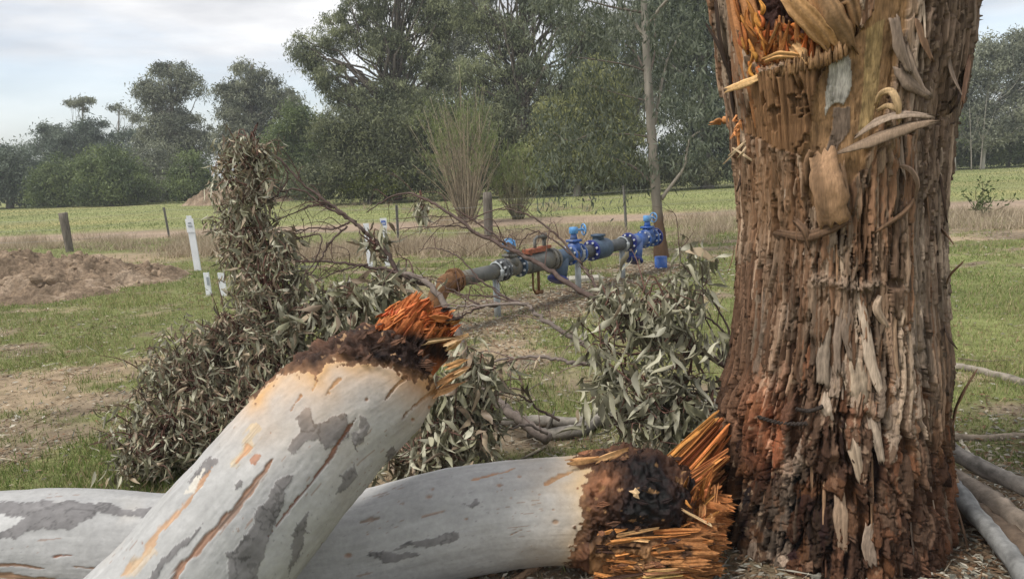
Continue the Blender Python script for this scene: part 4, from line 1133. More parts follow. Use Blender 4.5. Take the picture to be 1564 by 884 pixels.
    H[:] = H + lip * (0.012 + 0.03 * (vn(U * 130, ZZ * 130) - 0.4))
    C[:] = C * (1 - 0.6 * lip[..., None]) + np.array([0.30, 0.235, 0.18]) * (0.4 + 1.1 * vn(U * 150, ZZ * 150)[..., None]) * 0.6 * lip[..., None]
    for (qx, qy, a, b, dp) in ((1362, 430, 9, 8, .03), (1245, 540, 10, 26, .02), (1322, 640, 10, 12, .03), (1275, 715, 14, 18, .03), (1300, 752, 10, 14, .022), (1345, 560, 5, 30, .015), (1292, 636, 18, 6, .02), (1398, 640, 8, 8, .015), (1265, 760, 14, 10, .02), (1200, 455, 6, 30, .012), (1416, 770, 14, 10, .018)):
        e = np.exp(-(((px + nx * 0.3 - qx) / a) ** 2 + ((py + ny * 0.3 - qy) / b) ** 2) ** 2) * front
        H[:] -= e * dp
    H = np.clip(H, -0.16, 0.06) 
    # ragged top: the standing side reaches higher than the broken side
    topz = 2.42 + 0.25 * sstep(1290, 1400, px) + 0.10 * (vn(U * 60, U * 0 + 8) - 0.5)
    C = C * np.array([0.95, 0.92, 0.90])
    rr = R + H + big
    z2 = np.minimum(ZZ, topz)
    Vv = np.stack([cx + np.cos(ang) * rr, YT + np.sin(ang) * rr, z2], -1).reshape(-1, 3)
    i = np.arange(NZ - 1)[:, None] * NP + np.arange(NP)[None, :]
    j = np.arange(NZ - 1)[:, None] * NP + (np.arange(NP)[None, :] + 1) % NP
    F = np.stack([i, j, j + NP, i + NP], -1).reshape(-1, 4)
    # cap
    nV = len(Vv)
    Vv = np.vstack([Vv, [[float(trunk_axis(2.6)[0]), YT, 2.30]]])
    C2 = np.vstack([np.clip(C, 0.012, 0.8).reshape(-1, 3), [[0.4, 0.2, 0.08]]])
    capf = [(int((NZ - 1) * NP + k), int((NZ - 1) * NP + (k + 1) % NP), nV) for k in range(NP)]
    Fq = [F, np.array(capf)]
    me = bpy.data.meshes.new('trunk')
    loops = np.concatenate([F.reshape(-1), Fq[1].reshape(-1)]).astype(np.int32)
    starts = np.concatenate([np.arange(len(F)) * 4, len(F) * 4 + np.arange(len(capf)) * 3]).astype(np.int32)
    me.vertices.add(len(Vv)); me.vertices.foreach_set('co', Vv.astype(np.float32).reshape(-1))
    me.loops.add(len(loops)); me.loops.foreach_set('vertex_index', loops)
    me.polygons.add(len(starts)); me.polygons.foreach_set('loop_start', starts)
    me.materials.append(M['bark']); me.update(calc_edges=True)
    me.polygons.foreach_set('use_smooth', np.ones(len(starts), bool))
    c4 = np.ones((len(Vv), 4), np.float32); c4[:, :3] = C2
    at = me.color_attributes.new('Col', 'FLOAT_COLOR', 'POINT'); at.data.foreach_set('color', c4.reshape(-1))
    return me
TREE = thing('broken_gum_tree', 'shattered gum trunk with thick peeling brown bark and torn orange wood', 'tree', tuple(TBASE))
part('trunk', build_trunk(), TREE)

def ribbon(pts, nrm, wid, col, thick=0.004, curl=0.0, n=14, seed=0, jag=0.25, across=5, twist=0.0, ridge=0.25, rag=0.08):
    """closed strip of bark or wood following pts, facing nrm: grain ridges along it, ragged ends"""
    pts = smooth_path(pts, n); nrm = smooth_path(nrm, n)
    wid = np.interp(np.linspace(0, 1, n), np.linspace(0, 1, len(wid)), wid)
    T_ = np.gradient(pts, axis=0); T_ /= np.linalg.norm(T_, axis=1)[:, None] + 1e-9
    L = np.linalg.norm(np.diff(pts, axis=0), axis=1).sum()
    rg = np.random.default_rng(seed)
    Bv = np.cross(T_, nrm); Bv /= np.linalg.norm(Bv, axis=1)[:, None] + 1e-9
    Nv = np.cross(Bv, T_)
    if twist:
        a = np.linspace(0, twist, n)[:, None]; Bv, Nv = Bv * np.cos(a) + Nv * np.sin(a), Nv * np.cos(a) - Bv * np.sin(a)
    q = np.linspace(-1, 1, across); q[1:-1] += rg.uniform(-0.35, 0.35, across - 2) / across
    ii = np.arange(n)
    el = 1 + jag * 1.4 * (vn(ii * 0.45 + seed * 1.7, ii * 0 + 0.3) - 0.5) + jag * 0.14 * rg.uniform(-1, 1, n)
    er = 1 + jag * 1.4 * (vn(ii * 0.45 + seed * 2.9, ii * 0 + 9.3) - 0.5) + jag * 0.14 * rg.uniform(-1, 1, n)
    ed = np.where(q[None, :] < 0, el[:, None], er[:, None])
    rdg = rg.uniform(-1, 1, across) * ridge * max(thick, 0.004)
    e0 = rg.uniform(-1, 1, across) * min(rag * L, 1.2 * wid.mean()); e1 = rg.uniform(-1, 1, across) * min(rag * L, 1.2 * wid.mean())
    fall = np.clip(1 - ii / (n * 0.35), 0, 1)[:, None] ** 1.5 * e0[None, :] - np.clip(1 - (n - 1 - ii) / (n * 0.35), 0, 1)[:, None] ** 1.5 * e1[None, :]
    wv = 0.10 * wid[:, None] * (vn(ii[:, None] * 0.5 + seed, q[None, :] * 2 + seed) - 0.5)
    base = pts[:, None, :] + Bv[:, None, :] * (wid[:, None] / 2 * q[None, :] * ed)[..., None] - T_[:, None, :] * fall[..., None]
    off = -curl * wid[:, None] * q[None, :] ** 2 + rdg[None, :] + wv
    edgeth = (1 - 0.55 * np.abs(q) ** 3)[None, :, None] * thick / 2
    V = np.stack([base + Nv[:, None, :] * (off[..., None] + edgeth), base + Nv[:, None, :] * (off[..., None] - edgeth)])
    idx = np.arange(2 * n * across).reshape(2, n, across)
    f = lambda *k: np.stack([x.reshape(-1) for x in k], -1)
    A, Bx = idx[0], idx[1]
    F = np.concatenate([f(A[:-1, :-1], A[:-1, 1:], A[1:, 1:], A[1:, :-1]), f(Bx[:-1, :-1], Bx[1:, :-1], Bx[1:, 1:], Bx[:-1, 1:]),
                        f(A[:-1, 0], A[1:, 0], Bx[1:, 0], Bx[:-1, 0]), f(A[:-1, -1], Bx[:-1, -1], Bx[1:, -1], A[1:, -1]),
                        f(A[0, :-1], Bx[0, :-1], Bx[0, 1:], A[0, 1:]), f(A[-1, :-1], A[-1, 1:], Bx[-1, 1:], Bx[-1, :-1])])
    C = np.asarray(col) * (0.85 + 0.3 * rg.uniform(0, 1, (2, n, across, 1))) * (0.65 + 0.7 * rg.uniform(0, 1, (1, 1, across, 1)))
    return V.reshape(-1, 3), F, C.reshape(-1, 3)
def tstrip(name, items, wpx, col, thick=0.004, curl=0.15, seed=0, mt='bark_strip', twist=0.0, jag=0.25, face=None, n=14):
    """strip on the trunk: items = (px, py, lift metres)"""
    pts = [S(x, y, o) for x, y, o in items]
    nr = [Snorm(p) if face is None else np.asarray(face, float) for p in pts]
    wid = np.asarray(wpx, float) * 2.5 / FPX
    V, F, C = ribbon(pts, nr, wid, col, thick, curl, n, seed, jag, 9 if max(wpx) > 14 else 6, twist, 0.5 if mt == 'splinter' else 0.3, 0.14 if mt == 'splinter' else 0.08)
    return part(name, mesh_np(name, V, F, [mt], col=C, smooth=True), TREE)
TAN, GREY, BRN, PALE, ORG, DK = (0.28, 0.165, 0.09), (0.20, 0.15, 0.115), (0.15, 0.09, 0.055), (0.30, 0.235, 0.18), (0.46, 0.13, 0.035), (0.045, 0.028, 0.02)
CREAM = (0.42, 0.29, 0.16)
tstrip('bark_strip', [(1254, 230, .035), (1260, 262, .07), (1268, 300, .08), (1276, 345, .06)], [36, 46, 48, 42], (0.33, 0.20, 0.115), curl=0.08, seed=8, n=18, jag=0.22)
tstrip('bark_strip', [(1284, 250, .03), (1288, 290, .05), (1284, 330, .05)], [12, 16, 8], (0.24, 0.15, 0.09), curl=0.25, seed=9)
tstrip('bark_strip', [(1238, 232, .045), (1232, 250, .03), (1230, 285, .012)], [10, 14, 8], (0.2, 0.12, 0.07), curl=0.3, seed=2)
tstrip('bark_strip', [(1426, 184, .13), (1385, 192, .11), (1330, 212, .07), (1283, 231, .02)], [8, 22, 24, 6], (0.21, 0.15, 0.105), curl=0.2, seed=3, face=(-.2, -.75, .7), n=18)
tstrip('bark_strip', [(1420, 176, .12), (1380, 172, .10), (1340, 182, .06), (1310, 205, .02)], [6, 18, 20, 6], (0.25, 0.19, 0.145), curl=0.2, seed=4, face=(0, -.6, .8), n=18)
tstrip('bark_strip', [(1338, 162, .02), (1346, 144, .05), (1362, 140, .08), (1372, 160, .10), (1374, 186, .09)], [6, 9, 10, 10, 6], CREAM, curl=0.15, seed=5, n=18)
tstrip('bark_strip', [(1340, 170, .03), (1356, 162, .07), (1372, 168, .09), (1378, 182, .08)], [5, 8, 8, 5], CREAM, curl=0.15, seed=6)
tstrip('bark_strip', [(1382, 66, .01), (1394, 100, .03), (1416, 146, .05)], [10, 14, 6], GREY, seed=7)
tstrip('bark_strip', [(1366, 26, .01), (1376, 70, .03), (1390, 112, .04)], [14, 18, 8], GREY, seed=8)
tstrip('bark_strip', [(1402, 30, .01), (1412, 62, .035), (1424, 92, .05)], [10, 12, 5], BRN, seed=9)
tstrip('bark_strip', [(1378, 100, .02), (1392, 125, .04), (1420, 146, .05)], [22, 24, 8], GREY, seed=10)
tstrip('bark_strip', [(1484, 84, .03), (1478, 120, .04), (1470, 160, .05)], [16, 24, 10], (0.32, 0.18, 0.12), seed=11)
tstrip('bark_strip', [(1470, 130, .03), (1464, 156, .05), (1452, 172, .02)], [10, 12, 4], DK, seed=12)
tstrip('bark_strip', [(1368, 252, .02), (1390, 258, .05), (1402, 280, .06), (1398, 305, .03)], [5, 8, 8, 5], (0.2, 0.135, 0.095), seed=13, n=18)
tstrip('bark_strip', [(1398, 300, .03), (1384, 322, .05), (1352, 345, .04), (1326, 362, .01)], [5, 7, 6, 3], BRN, seed=14)
tstrip('bark_strip', [(1186, 356, .015), (1230, 362, .04), (1262, 352, .05), (1294, 338, .02)], [10, 16, 16, 8], BRN, seed=15)
tstrip('bark_strip', [(1212, 335, .02), (1228, 352, .05), (1236, 380, .03)], [8, 12, 4], BRN, seed=16)
tstrip('bark_strip', [(1264, 488, .01), (1258, 540, .025), (1256, 592, .03)], [12, 19, 20], PALE, seed=17)
tstrip('bark_strip', [(1312, 448, .01), (1322, 500, .025), (1330, 550, .03), (1346, 600, .03)], [14, 16, 18, 10], (0.33, 0.26, 0.20), seed=18, n=18)
tstrip('bark_strip', [(1306, 540, .012), (1312, 585, .025), (1318, 620, .02)], [30, 40, 22], (0.29, 0.225, 0.165), seed=19, curl=0.22)
tstrip('bark_strip', [(1284, 470, .01), (1278, 520, .02), (1280, 568, .02)], [8, 12, 8], GREY, seed=20)
tstrip('bark_strip', [(1300, 462, .01), (1292, 505, .02), (1300, 550, .02)], [8, 13, 8], GREY, seed=21)
tstrip('bark_strip', [(1352, 440, .01), (1340, 470, .03), (1356, 500, .02)], [8, 14, 8], (0.34, 0.25, 0.18), seed=22)
tstrip('bark_strip', [(1368, 470, .01), (1366, 530, .025), (1374, 590, .02)], [8, 12, 6], (0.30, 0.2, 0.13), seed=23)
tstrip('bark_strip', [(1330, 635, .01), (1340, 670, .025), (1348, 706, .02)], [12, 16, 10], PALE, seed=24)
tstrip('bark_strip', [(1298, 650, .01), (1306, 690, .03), (1316, 738, .02)], [14, 20, 10], (0.34, 0.26, 0.19), seed=25)
tstrip('bark_strip', [(1282, 745, .01), (1284, 790, .025), (1286, 838, .02)], [14, 22, 14], (0.25, 0.175, 0.12), seed=26)
tstrip('bark_strip', [(1330, 800, .01), (1326, 835, .02), (1336, 862, .02)], [14, 20, 16], (0.33, 0.25, 0.19), seed=27)
tstrip('bark_strip', [(1262, 600, .01), (1262, 625, .025), (1268, 640, .01)], [10, 16, 10], PALE, seed=28)
# silhouette slivers on the side away from the fallen limbs
tstrip('bark_strip', [(1434, 255, .01), (1442, 300, .045), (1446, 336, .055)], [6, 8, 3], DK, seed=29)
tstrip('bark_strip', [(1468, 404, .10), (1450, 424, .05), (1443, 450, .02), (1441, 490, .01)], [6, 9, 7, 4], BRN, seed=30)
tstrip('bark_strip', [(1440, 492, .02), (1448, 512, .05), (1460, 530, .07)], [4, 9, 3], DK, seed=31)
tstrip('bark_strip', [(1490, 568, .09), (1474, 596, .05), (1462, 622, .02), (1456, 650, .0)], [7, 14, 14, 8], BRN, seed=32)
tstrip('bark_strip', [(1452, 560, .03), (1446, 590, .02), (1444, 620, .01)], [4, 9, 6], DK, seed=33)
tstrip('bark_strip', [(1432, 345, .01), (1446, 358, .06), (1456, 372, .09)], [6, 8, 3], BRN, seed=34)
tstrip('bark_strip', [(1460, 770, .01), (1470, 800, .04), (1482, 850, .06)], [8, 12, 6], BRN, seed=35)
# fence-side dark slivers and torn wood at the break
tstrip('bark_strip', [(1092, 5, .04), (1098, 60, .05), (1112, 110, .03)], [14, 18, 8], DK, seed=36)
tstrip('bark_strip', [(1080, 40, .06), (1100, 80, .04), (1118, 140, .02)], [6, 14, 8], DK, seed=37)
tstrip('bark_strip', [(1112, 100, .03), (1118, 160, .03), (1128, 200, .02)], [8, 12, 6], DK, seed=38)
tstrip('bark_strip', [(1136, 245, .01), (1130, 275, .03), (1126, 290, .04)], [6, 8, 3], DK, seed=39)
tstrip('splinter', [(1086, 187, .05), (1110, 184, .03), (1150, 186, .01)], [8, 14, 12], (0.52, 0.24, 0.09), thick=0.014, seed=40, mt='splinter', jag=.3)
tstrip('splinter', [(1110, 138, .06), (1135, 128, .05), (1160, 118, .02)], [8, 13, 9], (0.66, 0.42, 0.20), thick=0.01, seed=41, mt='splinter')
for k, (a, b) in enumerate((((1105, 250), (1146, 208)), ((1112, 238), (1140, 214)), ((1120, 226), (1150, 246)), ((1128, 240), (1142, 222)))):
    tstrip('splinter', [(a[0], a[1], .05), ((a[0] + b[0]) / 2, (a[1] + b[1]) / 2, .04), (b[0], b[1], .015)], [2, 4, 3], (0.55, 0.42, 0.27), thick=0.004, seed=42 + k, mt='splinter')
tstrip('splinter', [(1112, -20, .0), (1126, 60, .015), (1150, 150, .01), (1160, 200, .005)], [20, 22, 20, 12], (0.34, 0.155, 0.065), thick=0.022, seed=50, mt='splinter', n=20)
tstrip('splinter', [(1125, -25, -.03), (1140, 30, -.02), (1152, 70, -.02), (1168, 92, -.01)], [28, 34, 30, 20], (0.43, 0.20, 0.08), thick=0.03, seed=51, mt='splinter', n=20)
tstrip('splinter', [(1204, -4, .03), (1228, 22, .035), (1252, 48, .02), (1272, 76, .0)], [26, 30, 28, 18], (0.33, 0.19, 0.085), thick=0.035, seed=52, mt='splinter', n=20)
tstrip('splinter', [(1256, -12, .01), (1272, 20, .03), (1290, 50, .02), (1302, 76, .0)], [22, 30, 26, 14], (0.25, 0.15, 0.075), thick=0.02, seed=53, mt='splinter', n=18)
tstrip('splinter', [(1236, -15, .0), (1250, 15, .01), (1266, 45, .0)], [20, 26, 16], (0.36, 0.2, 0.09), thick=0.02, seed=54, mt='splinter')
tstrip('splinter', [(1276, 8, -.01), (1300, 0, .01), (1312, 40, .0)], [12, 24, 18], (0.24, 0.14, 0.07), thick=0.02, seed=55, mt='splinter')
tstrip('splinter', [(1168, 92, .01), (1190, 84, .02), (1222, 86, .0)], [8, 12, 8], (0.60, 0.34, 0.14), thick=0.015, seed=56, mt='splinter')
tstrip('splinter', [(1212, 70, -.02), (1222, 84, .0), (1232, 100, .01)], [16, 22, 14], (0.5, 0.3, 0.14), thick=0.02, seed=57, mt='splinter')
rg = np.random.default_rng(77)
for k in range(60):                                     # broken fibres standing in the hollow
    x0 = rg.uniform(1150, 1300); yb = np.interp(x0, [1150, 1180, 1225, 1262, 1300], [108, 104, 94, 84, 66])
    L = rg.uniform(20, 75); lean_ = rg.normal(3, 12)
    cc = np.array([(0.50, 0.14, 0.04), (0.44, 0.19, 0.065), (0.30, 0.10, 0.035), (0.36, 0.2, 0.09)][rg.integers(0, 4)]) * rg.uniform(.7, 1.2)
    dp = rg.uniform(-.06, 0.0)
    tstrip('splinter', [(x0, yb, dp), (x0 + lean_ * .5, yb - L * .5, dp), (x0 + lean_, yb - L, dp + rg.uniform(-.02, .03))], [rg.uniform(4, 9), rg.uniform(4, 10), 1.5], cc, thick=0.009, seed=1700 + k, mt='splinter', n=8)
for k in range(26):                                     # torn orange fibres inside the hollow
    x0, y0 = rg.uniform(1152, 1216), rg.uniform(40, 92)
    L = rg.uniform(18, 48); a = rg.uniform(0.2, 0.9)
    tstrip('splinter', [(x0, y0, -.07), (x0 + L * .5 * math.cos(a), y0 - 8 + L * .5 * math.sin(a) * .6, -.035), (x0 + L * math.cos(a), y0 + L * math.sin(a) * .7, -.05)], [3, rg.uniform(6, 12), 3],
           np.array(ORG) * rg.uniform(0.7, 1.25) * np.array([1, rg.uniform(0.8, 1.35), 1]), thick=0.008, seed=100 + k, mt='splinter', n=9)
for k in range(34):                                     # crumbly teeth along the break
    x0 = rg.uniform(1150, 1300); y0 = np.interp(x0, [1150, 1180, 1225, 1262, 1300], [112, 108, 98, 88, 70])
    tstrip('splinter', [(x0, y0 + 12, .012), (x0 + rg.uniform(-2, 2), y0, .018), (x0 + rg.uniform(-4, 4), y0 - rg.uniform(6, 20), .012)], [6, 7, 2], np.array((0.28, 0.165, 0.085)) * rg.uniform(0.6, 1.4), thick=0.008, seed=140 + k, mt='splinter', n=7)
for k in range(30):                                     # red-orange tears along the broken edge
    x0, y0 = rg.uniform(1108, 1165), rg.uniform(-10, 105); L = rg.uniform(14, 46)
    tstrip('splinter', [(x0, y0, .012), (x0 + rg.normal(3, 3), y0 + L * .5, .02), (x0 + rg.normal(6, 6), y0 + L, .012)], [2, rg.uniform(4, 9), 2], np.array((0.46, 0.15, 0.045)) * rg.uniform(.6, 1.2) * np.array([1, rg.uniform(.8, 1.5), 1]), thick=0.008, seed=1800 + k, mt='splinter', n=8)
# knot of frayed orange fibre on the fence side
for k in range(22):
    a = rg.uniform(0, 6.28)
    c0 = S(1134, 190, 0.012); e = c0 + np.array([rg.normal(0, .028), rg.normal(0, .02) - .01, rg.normal(0, .03)])
    V, F, C = ribbon([c0 + rg.normal(0, .012, 3), (c0 + e) / 2 + rg.normal(0, .012, 3), e], [(0, -1, 0)] * 3, [0.008, 0.014, 0.004], np.array((0.52, 0.23, 0.09)) * rg.uniform(.6, 1.3), 0.006, .2, 8, 200 + k)
    part('splinter', mesh_np('splinter', V, F, ['splinter'], col=C, smooth=False), TREE)
# random lifted strips over the whole face
kinds = []
for k in range(8):
    L = 0.10 + 0.035 * k
    lift = [0.0, 0.004, 0.012, 0.02 + 0.004 * (k % 3)]
    V, F, C = ribbon([(0, -lift[i], -L * i / 3) for i in range(4)], [(0, -1, 0)] * 4, [0.006, 0.012 + .002 * (k % 4), 0.013 + .002 * (k % 3), 0.006], (1, 1, 1), 0.003, 0.15, 9, 300 + k, 0.35, 4)
    kinds.append([mesh_np('bark_strip', V, F, ['bark_strip'], col=C * np.array(cc), smooth=False) for cc in (GREY, BRN, (0.28, 0.17, 0.1), PALE, (0.14, 0.08, 0.05))])
for k in range(85):
    x, y = rg.uniform(1120, 1455), rg.uniform(-20, 800)
    if inpoly(np.array(x), np.array(y), [(1140, -60), (1400, -60), (1350, 190), (1280, 300), (1220, 250), (1150, 200)]): continue
    q = S(x, y, 0.004); nn = Snorm(q)
    right = x > 1370; low = y > 600; left = x < 1170
    ci = rg.choice([0, 0, 1, 3] if right else [4, 4, 1] if left else [1, 4, 2, 0] if low else [0, 1, 2, 3, 2])
    o = link('bark_strip', kinds[rg.integers(0, 8)][ci], TREE)
    o.location = tuple(q - TBASE)
    s = rg.uniform(0.6, 1.2) * (0.75 if low else 1.0)
    o.scale = (s, s, s)
    o.rotation_euler = (rg.normal(0, .05), rg.normal(0, .08), math.atan2(nn[1], nn[0]) + math.pi / 2)
# old wire rope grown into the bark
for a, b in ((((1160, 637), (1196, 648), (1232, 646))), (((1214, 624), (1240, 622), (1262, 620)))) if False else (((1158, 636), (1232, 646)), ((1216, 624), (1256, 620))):
    n = 46; mb = MB()
    t = np.linspace(0, 1, n)
    mid = [S(a[0] + (b[0] - a[0]) * u, a[1] + (b[1] - a[1]) * u + 5 * math.sin(u * 3.1), 0.034) for u in t]
    mid = np.array(mid)
    for s in (0, math.pi):
        mb.tube([mid[i] + np.array([0, -0.004 * math.cos(i * 0.9 + s), 0.004 * math.sin(i * 0.9 + s)]) for i in range(n)], 0.0045, 6)
    mb.part('wire_rope', ['rope'], TREE)

# ================================================================== the two fallen limbs
def limb_grid(ctrl, ns, nt, seed):
    """ctrl: (px, py, depth, radius px). returns dict of the tube's frame"""
    ctrl = np.array(ctrl, float)
    pts = np.array([P(a, b, d) for a, b, d, r in ctrl])
    rad = ctrl[:, 3] * ctrl[:, 2] / FPX
    path = smooth_path(pts, ns)
    R = smooth_path(np.stack([rad, rad, rad], -1), ns)[:, 0]
    T_ = np.gradient(path, axis=0); T_ /= np.linalg.norm(T_, axis=1)[:, None]
    N = np.cross(T_, FWD); N /= np.linalg.norm(N, axis=1)[:, None]
    B = np.cross(N, T_)
    th = np.linspace(0, 2 * math.pi, nt, endpoint=False); th = th - 0.55 * np.cos(th)      # finer on the side the photograph shows
    arc = np.concatenate([[0], np.cumsum(np.linalg.norm(np.diff(path, axis=0), axis=1))])
    dirs = np.cos(th)[None, :, None] * N[:, None, :] + np.sin(th)[None, :, None] * B[:, None, :]
    base = path[:, None, :] + dirs * R[:, None, None]
    px, py, _ = project(base.reshape(-1, 3))
    return dict(path=path, R=R, T=T_, dirs=dirs, base=base, px=px.reshape(ns, nt), py=py.reshape(ns, nt), th=np.broadcast_to(th, (ns, nt)), arc=np.broadcast_to(arc[:, None], (ns, nt)), ns=ns, nt=nt)
def limb_mesh(name, g, disp, C, capend=True):
    V = (g['base'] + g['dirs'] * disp[..., None]).reshape(-1, 3)
    ns, nt = g['ns'], g['nt']
    i = np.arange(ns - 1)[:, None] * nt + np.arange(nt)[None, :]
    j = np.arange(ns - 1)[:, None] * nt + (np.arange(nt)[None, :] + 1) % nt
    F = np.stack([i, j, j + nt, i + nt], -1).reshape(-1, 4)
    return mesh_np(name, V, F, ['limb'], col=np.clip(C, 0.008, 0.75).reshape(-1, 3))
def gum_colour(g, seed):
    b = g['base']; x, y, z = b[..., 0], b[..., 1], b[..., 2]
    n1 = fbm(x * 3 + seed, y * 3, z * 3, o=4)[..., None]
    n2 = fbm(x * 14 + seed, y * 14, z * 14, o=4)[..., None]
    gr = fbm(g['th'] * 9 + seed, g['arc'] * 2.2, o=5)[..., None]           # weathering drawn out along the grain
    C = np.array([0.365, 0.364, 0.362]) * (1 + 0.30 * n1 + 0.26 * n2 + 0.34 * gr)
    warm = np.clip(3.0 * fbm(x * 4 + 3, y * 4 + seed, z * 4, o=5) - 0.25, 0, 1)[..., None]
    C = C * (1 - 0.55 * warm) + np.array([0.46, 0.41, 0.345]) * 0.55 * warm
    cool = np.clip(3.4 * fbm(g['th'] * 2.6 + 7, g['arc'] * 3.3 + seed, o=5) - 0.45, 0, 1)[..., None]
    C = C * (1 - 0.45 * cool) + np.array([0.26, 0.262, 0.28]) * 0.45 * cool
    spk = (vn(x * 160, y * 160, z * 160 + seed) > 0.90) & (fbm(x * 9, y * 9, z * 9 + 3, o=3) > 0.05)
    C[spk] *= 0.72
    nick = np.abs(fbm(g['th'] * 16 + 3, g['arc'] * 3 + seed, o=3)); nm = (nick < 0.006) & (fbm(x * 6 + 9, y * 6, z * 6, o=2) > 0.08)
    C[nm] = C[nm] * 0.4 + np.array([0.22, 0.14, 0.10]) * 0.6
    return C
def paint(C, mask, col, k=1.0):
    mk = (np.asarray(mask, float) * k)[..., None]
    C[:] = C * (1 - mk) + np.asarray(col) * mk

# ---- limb lying across the other, its torn end in the air
g1 = limb_grid([(60, 1140, 2.08, 128), (180, 1010, 2.14, 124), (302, 880, 2.22, 118), (383, 782, 2.30, 116), (440, 712, 2.36, 112), (497, 648, 2.42, 106), (550, 606, 2.46, 99), (598, 575, 2.50, 86), (640, 553, 2.53, 58)], 460, 236, 1)
px, py = g1['px'], g1['py']; bx, by, bz = (g1['base'][..., k] for k in range(3))
nx = 34 * fbm(bx * 13, by * 13, bz * 13, o=6, g=0.62); ny = 34 * fbm(bx * 13 + 5, by * 13, bz * 13 + 3, o=6, g=0.62)
fine = fbm(bx * 70, by * 70, bz * 70, o=3)
fibre = fbm(g1['th'] * 26, g1['arc'] * 9, o=4); fibre2 = fbm(g1['th'] * 60, g1['arc'] * 9, o=4)
C1 = gum_colour(g1, 1.0)
D1 = 0.026 * fbm(bx * 4, by * 4, bz * 4, o=3) + 0.007 * fbm(bx * 14, by * 14, bz * 14, o=3) + 0.0016 * fine + 0.0015 * fibre
GRY = np.array([0.175, 0.168, 0.170])
def greypatch(poly, k=0.95):
    mm = inpoly(px + nx, py + ny, poly)
    tone = (1 + 1.1 * fbm(bx * 22, by * 22, bz * 22 + 9, o=5) - 0.35 * (np.abs(fbm(bx * 18 + 3, by * 18, bz * 18, o=4)) < 0.02))[..., None]
    C1[mm] = C1[mm] * (1 - k) + (GRY * tone)[mm] * k
    D1[mm] += 0.0016
for poly in ([(468, 618), (482, 650), (505, 640), (530, 636), (536, 668), (502, 690), (488, 668), (470, 676), (448, 694), (440, 682), (462, 660), (452, 636)],
             [(449, 720), (423, 738), (394, 780), (371, 819), (346, 846), (352, 890), (340, 960), (385, 960), (396, 884), (408, 838), (421, 780), (442, 738)],
             [(312, 795), (281, 825), (246, 857), (215, 890), (180, 930), (196, 934), (235, 886), (271, 848), (303, 809)],
             [(314, 702), (300, 712), (286, 730), (296, 742), (310, 730), (326, 706)],
             [(352, 738), (362, 731), (372, 733), (364, 744), (354, 746)], [(556, 640), (568, 648), (566, 660), (550, 676), (544, 690), (548, 660)], [(540, 665), (560, 648), (562, 672), (548, 680)],
             [(520, 720), (534, 706), (538, 730), (520, 750), (508, 760)], [(455, 800), (468, 780), (470, 810), (456, 850), (440, 880)], [(590, 690), (600, 676), (600, 700), (580, 730)]):
    greypatch(poly)
mm = inpoly(px + nx * 1.3, py + ny * 1.3, [(302, 722), (308, 716), (304, 736), (292, 746), (284, 760), (290, 738)]); C1[mm] = (0.5, 0.47, 0.42)
def streak(pts, w0, w1, col, depth, col2=None, k=0.9):
    d, t = dseg(px + nx * 0.30, py + ny * 0.22, pts)
    w = (w0 + (w1 - w0) * t) * (0.35 + 1.3 * vn(px * 0.06 + w0 * 9, py * 0.06)) * sstep(0, 0.08, t) * sstep(0, 0.12, 1 - t) + 1e-3
    mk = (1 - sstep(0.75, 1.0, d / w + 1.1 * fibre2))
    c = np.asarray(col)[None, None, :] * (0.35 + 1.3 * (fibre2 + 0.5))[..., None]
    if col2 is not None: c = c * (1 - t[..., None]) + np.asarray(col2) * t[..., None]
    paint(C1, mk, c, k)
    D1[:] -= depth * 0.7 * mk * (0.4 + 1.6 * (fibre2 + 0.5))
streak([(420, 694), (402, 722), (384, 745), (358, 780), (326, 812), (300, 842), (281, 863), (262, 900), (230, 950)], 3.5, 8, (0.27, 0.145, 0.09), 0.006)
streak([(412, 715), (384, 748), (352, 788), (330, 812)], 3, 6, (0.2, 0.17, 0.15), 0.0, k=0.5)
streak([(325, 708), (305, 738), (285, 770), (262, 795), (246, 809), (236, 826), (227, 844), (208, 864), (180, 888)], 3, 7, (0.38, 0.22, 0.13), 0.003, (0.44, 0.29, 0.17))
streak([(240, 838), (215, 862), (195, 885)], 9, 12, (0.46, 0.36, 0.25), 0.0, k=0.6)
streak([(392, 645), (384, 664), (376, 682), (362, 700), (349, 714)], 10, 6, (0.46, 0.37, 0.24), 0.0, k=0.65)
streak([(380, 676), (372, 690), (356, 708)], 6, 4, (0.45, 0.24, 0.13), 0.003, k=0.8)
streak([(398, 694), (384, 708)], 5, 5, (0.40, 0.2, 0.13), 0.0)
streak([(544, 640), (520, 672), (500, 706), (470, 742), (448, 767), (407, 822)], 2.6, 1.8, (0.19, 0.08, 0.05), 0.007)
streak([(623, 573), (606, 588), (588, 612)], 4, 1.5, (0.13, 0.07, 0.04), 0.008)
streak([(704, 562), (670, 590), (635, 617), (609, 642)], 4.5, 1.5, (0.14, 0.075, 0.045), 0.010)
streak([(464, 600), (450, 616), (442, 630)], 2, 1, (0.25, 0.12, 0.07), 0.004)
streak([(520, 576), (508, 592), (498, 606)], 3.5, 1, (0.27, 0.14, 0.08), 0.005)
streak([(486, 578), (478, 596)], 1.5, 1, (0.3, 0.16, 0.09), 0.003)
streak([(596, 752), (560, 800), (520, 858), (490, 900)], 1.5, 2.5, (0.30, 0.22, 0.18), 0.004)
for (qx, qy) in ((672, 586), (503, 600), (438, 655), (412, 660), (476, 795), (493, 830), (480, 868), (630, 640), (655, 620), (432, 770), (590, 665), (220, 830), (560, 610)):
    d = np.hypot(px - qx, py - qy); r = 2.2 + 1.6 * math.sin(qx)
    mk = 1 - sstep(0.4, 1.0, d / r + 0.02 * nx); paint(C1, mk, (0.22, 0.11, 0.07), 0.85); D1 -= 0.004 * mk
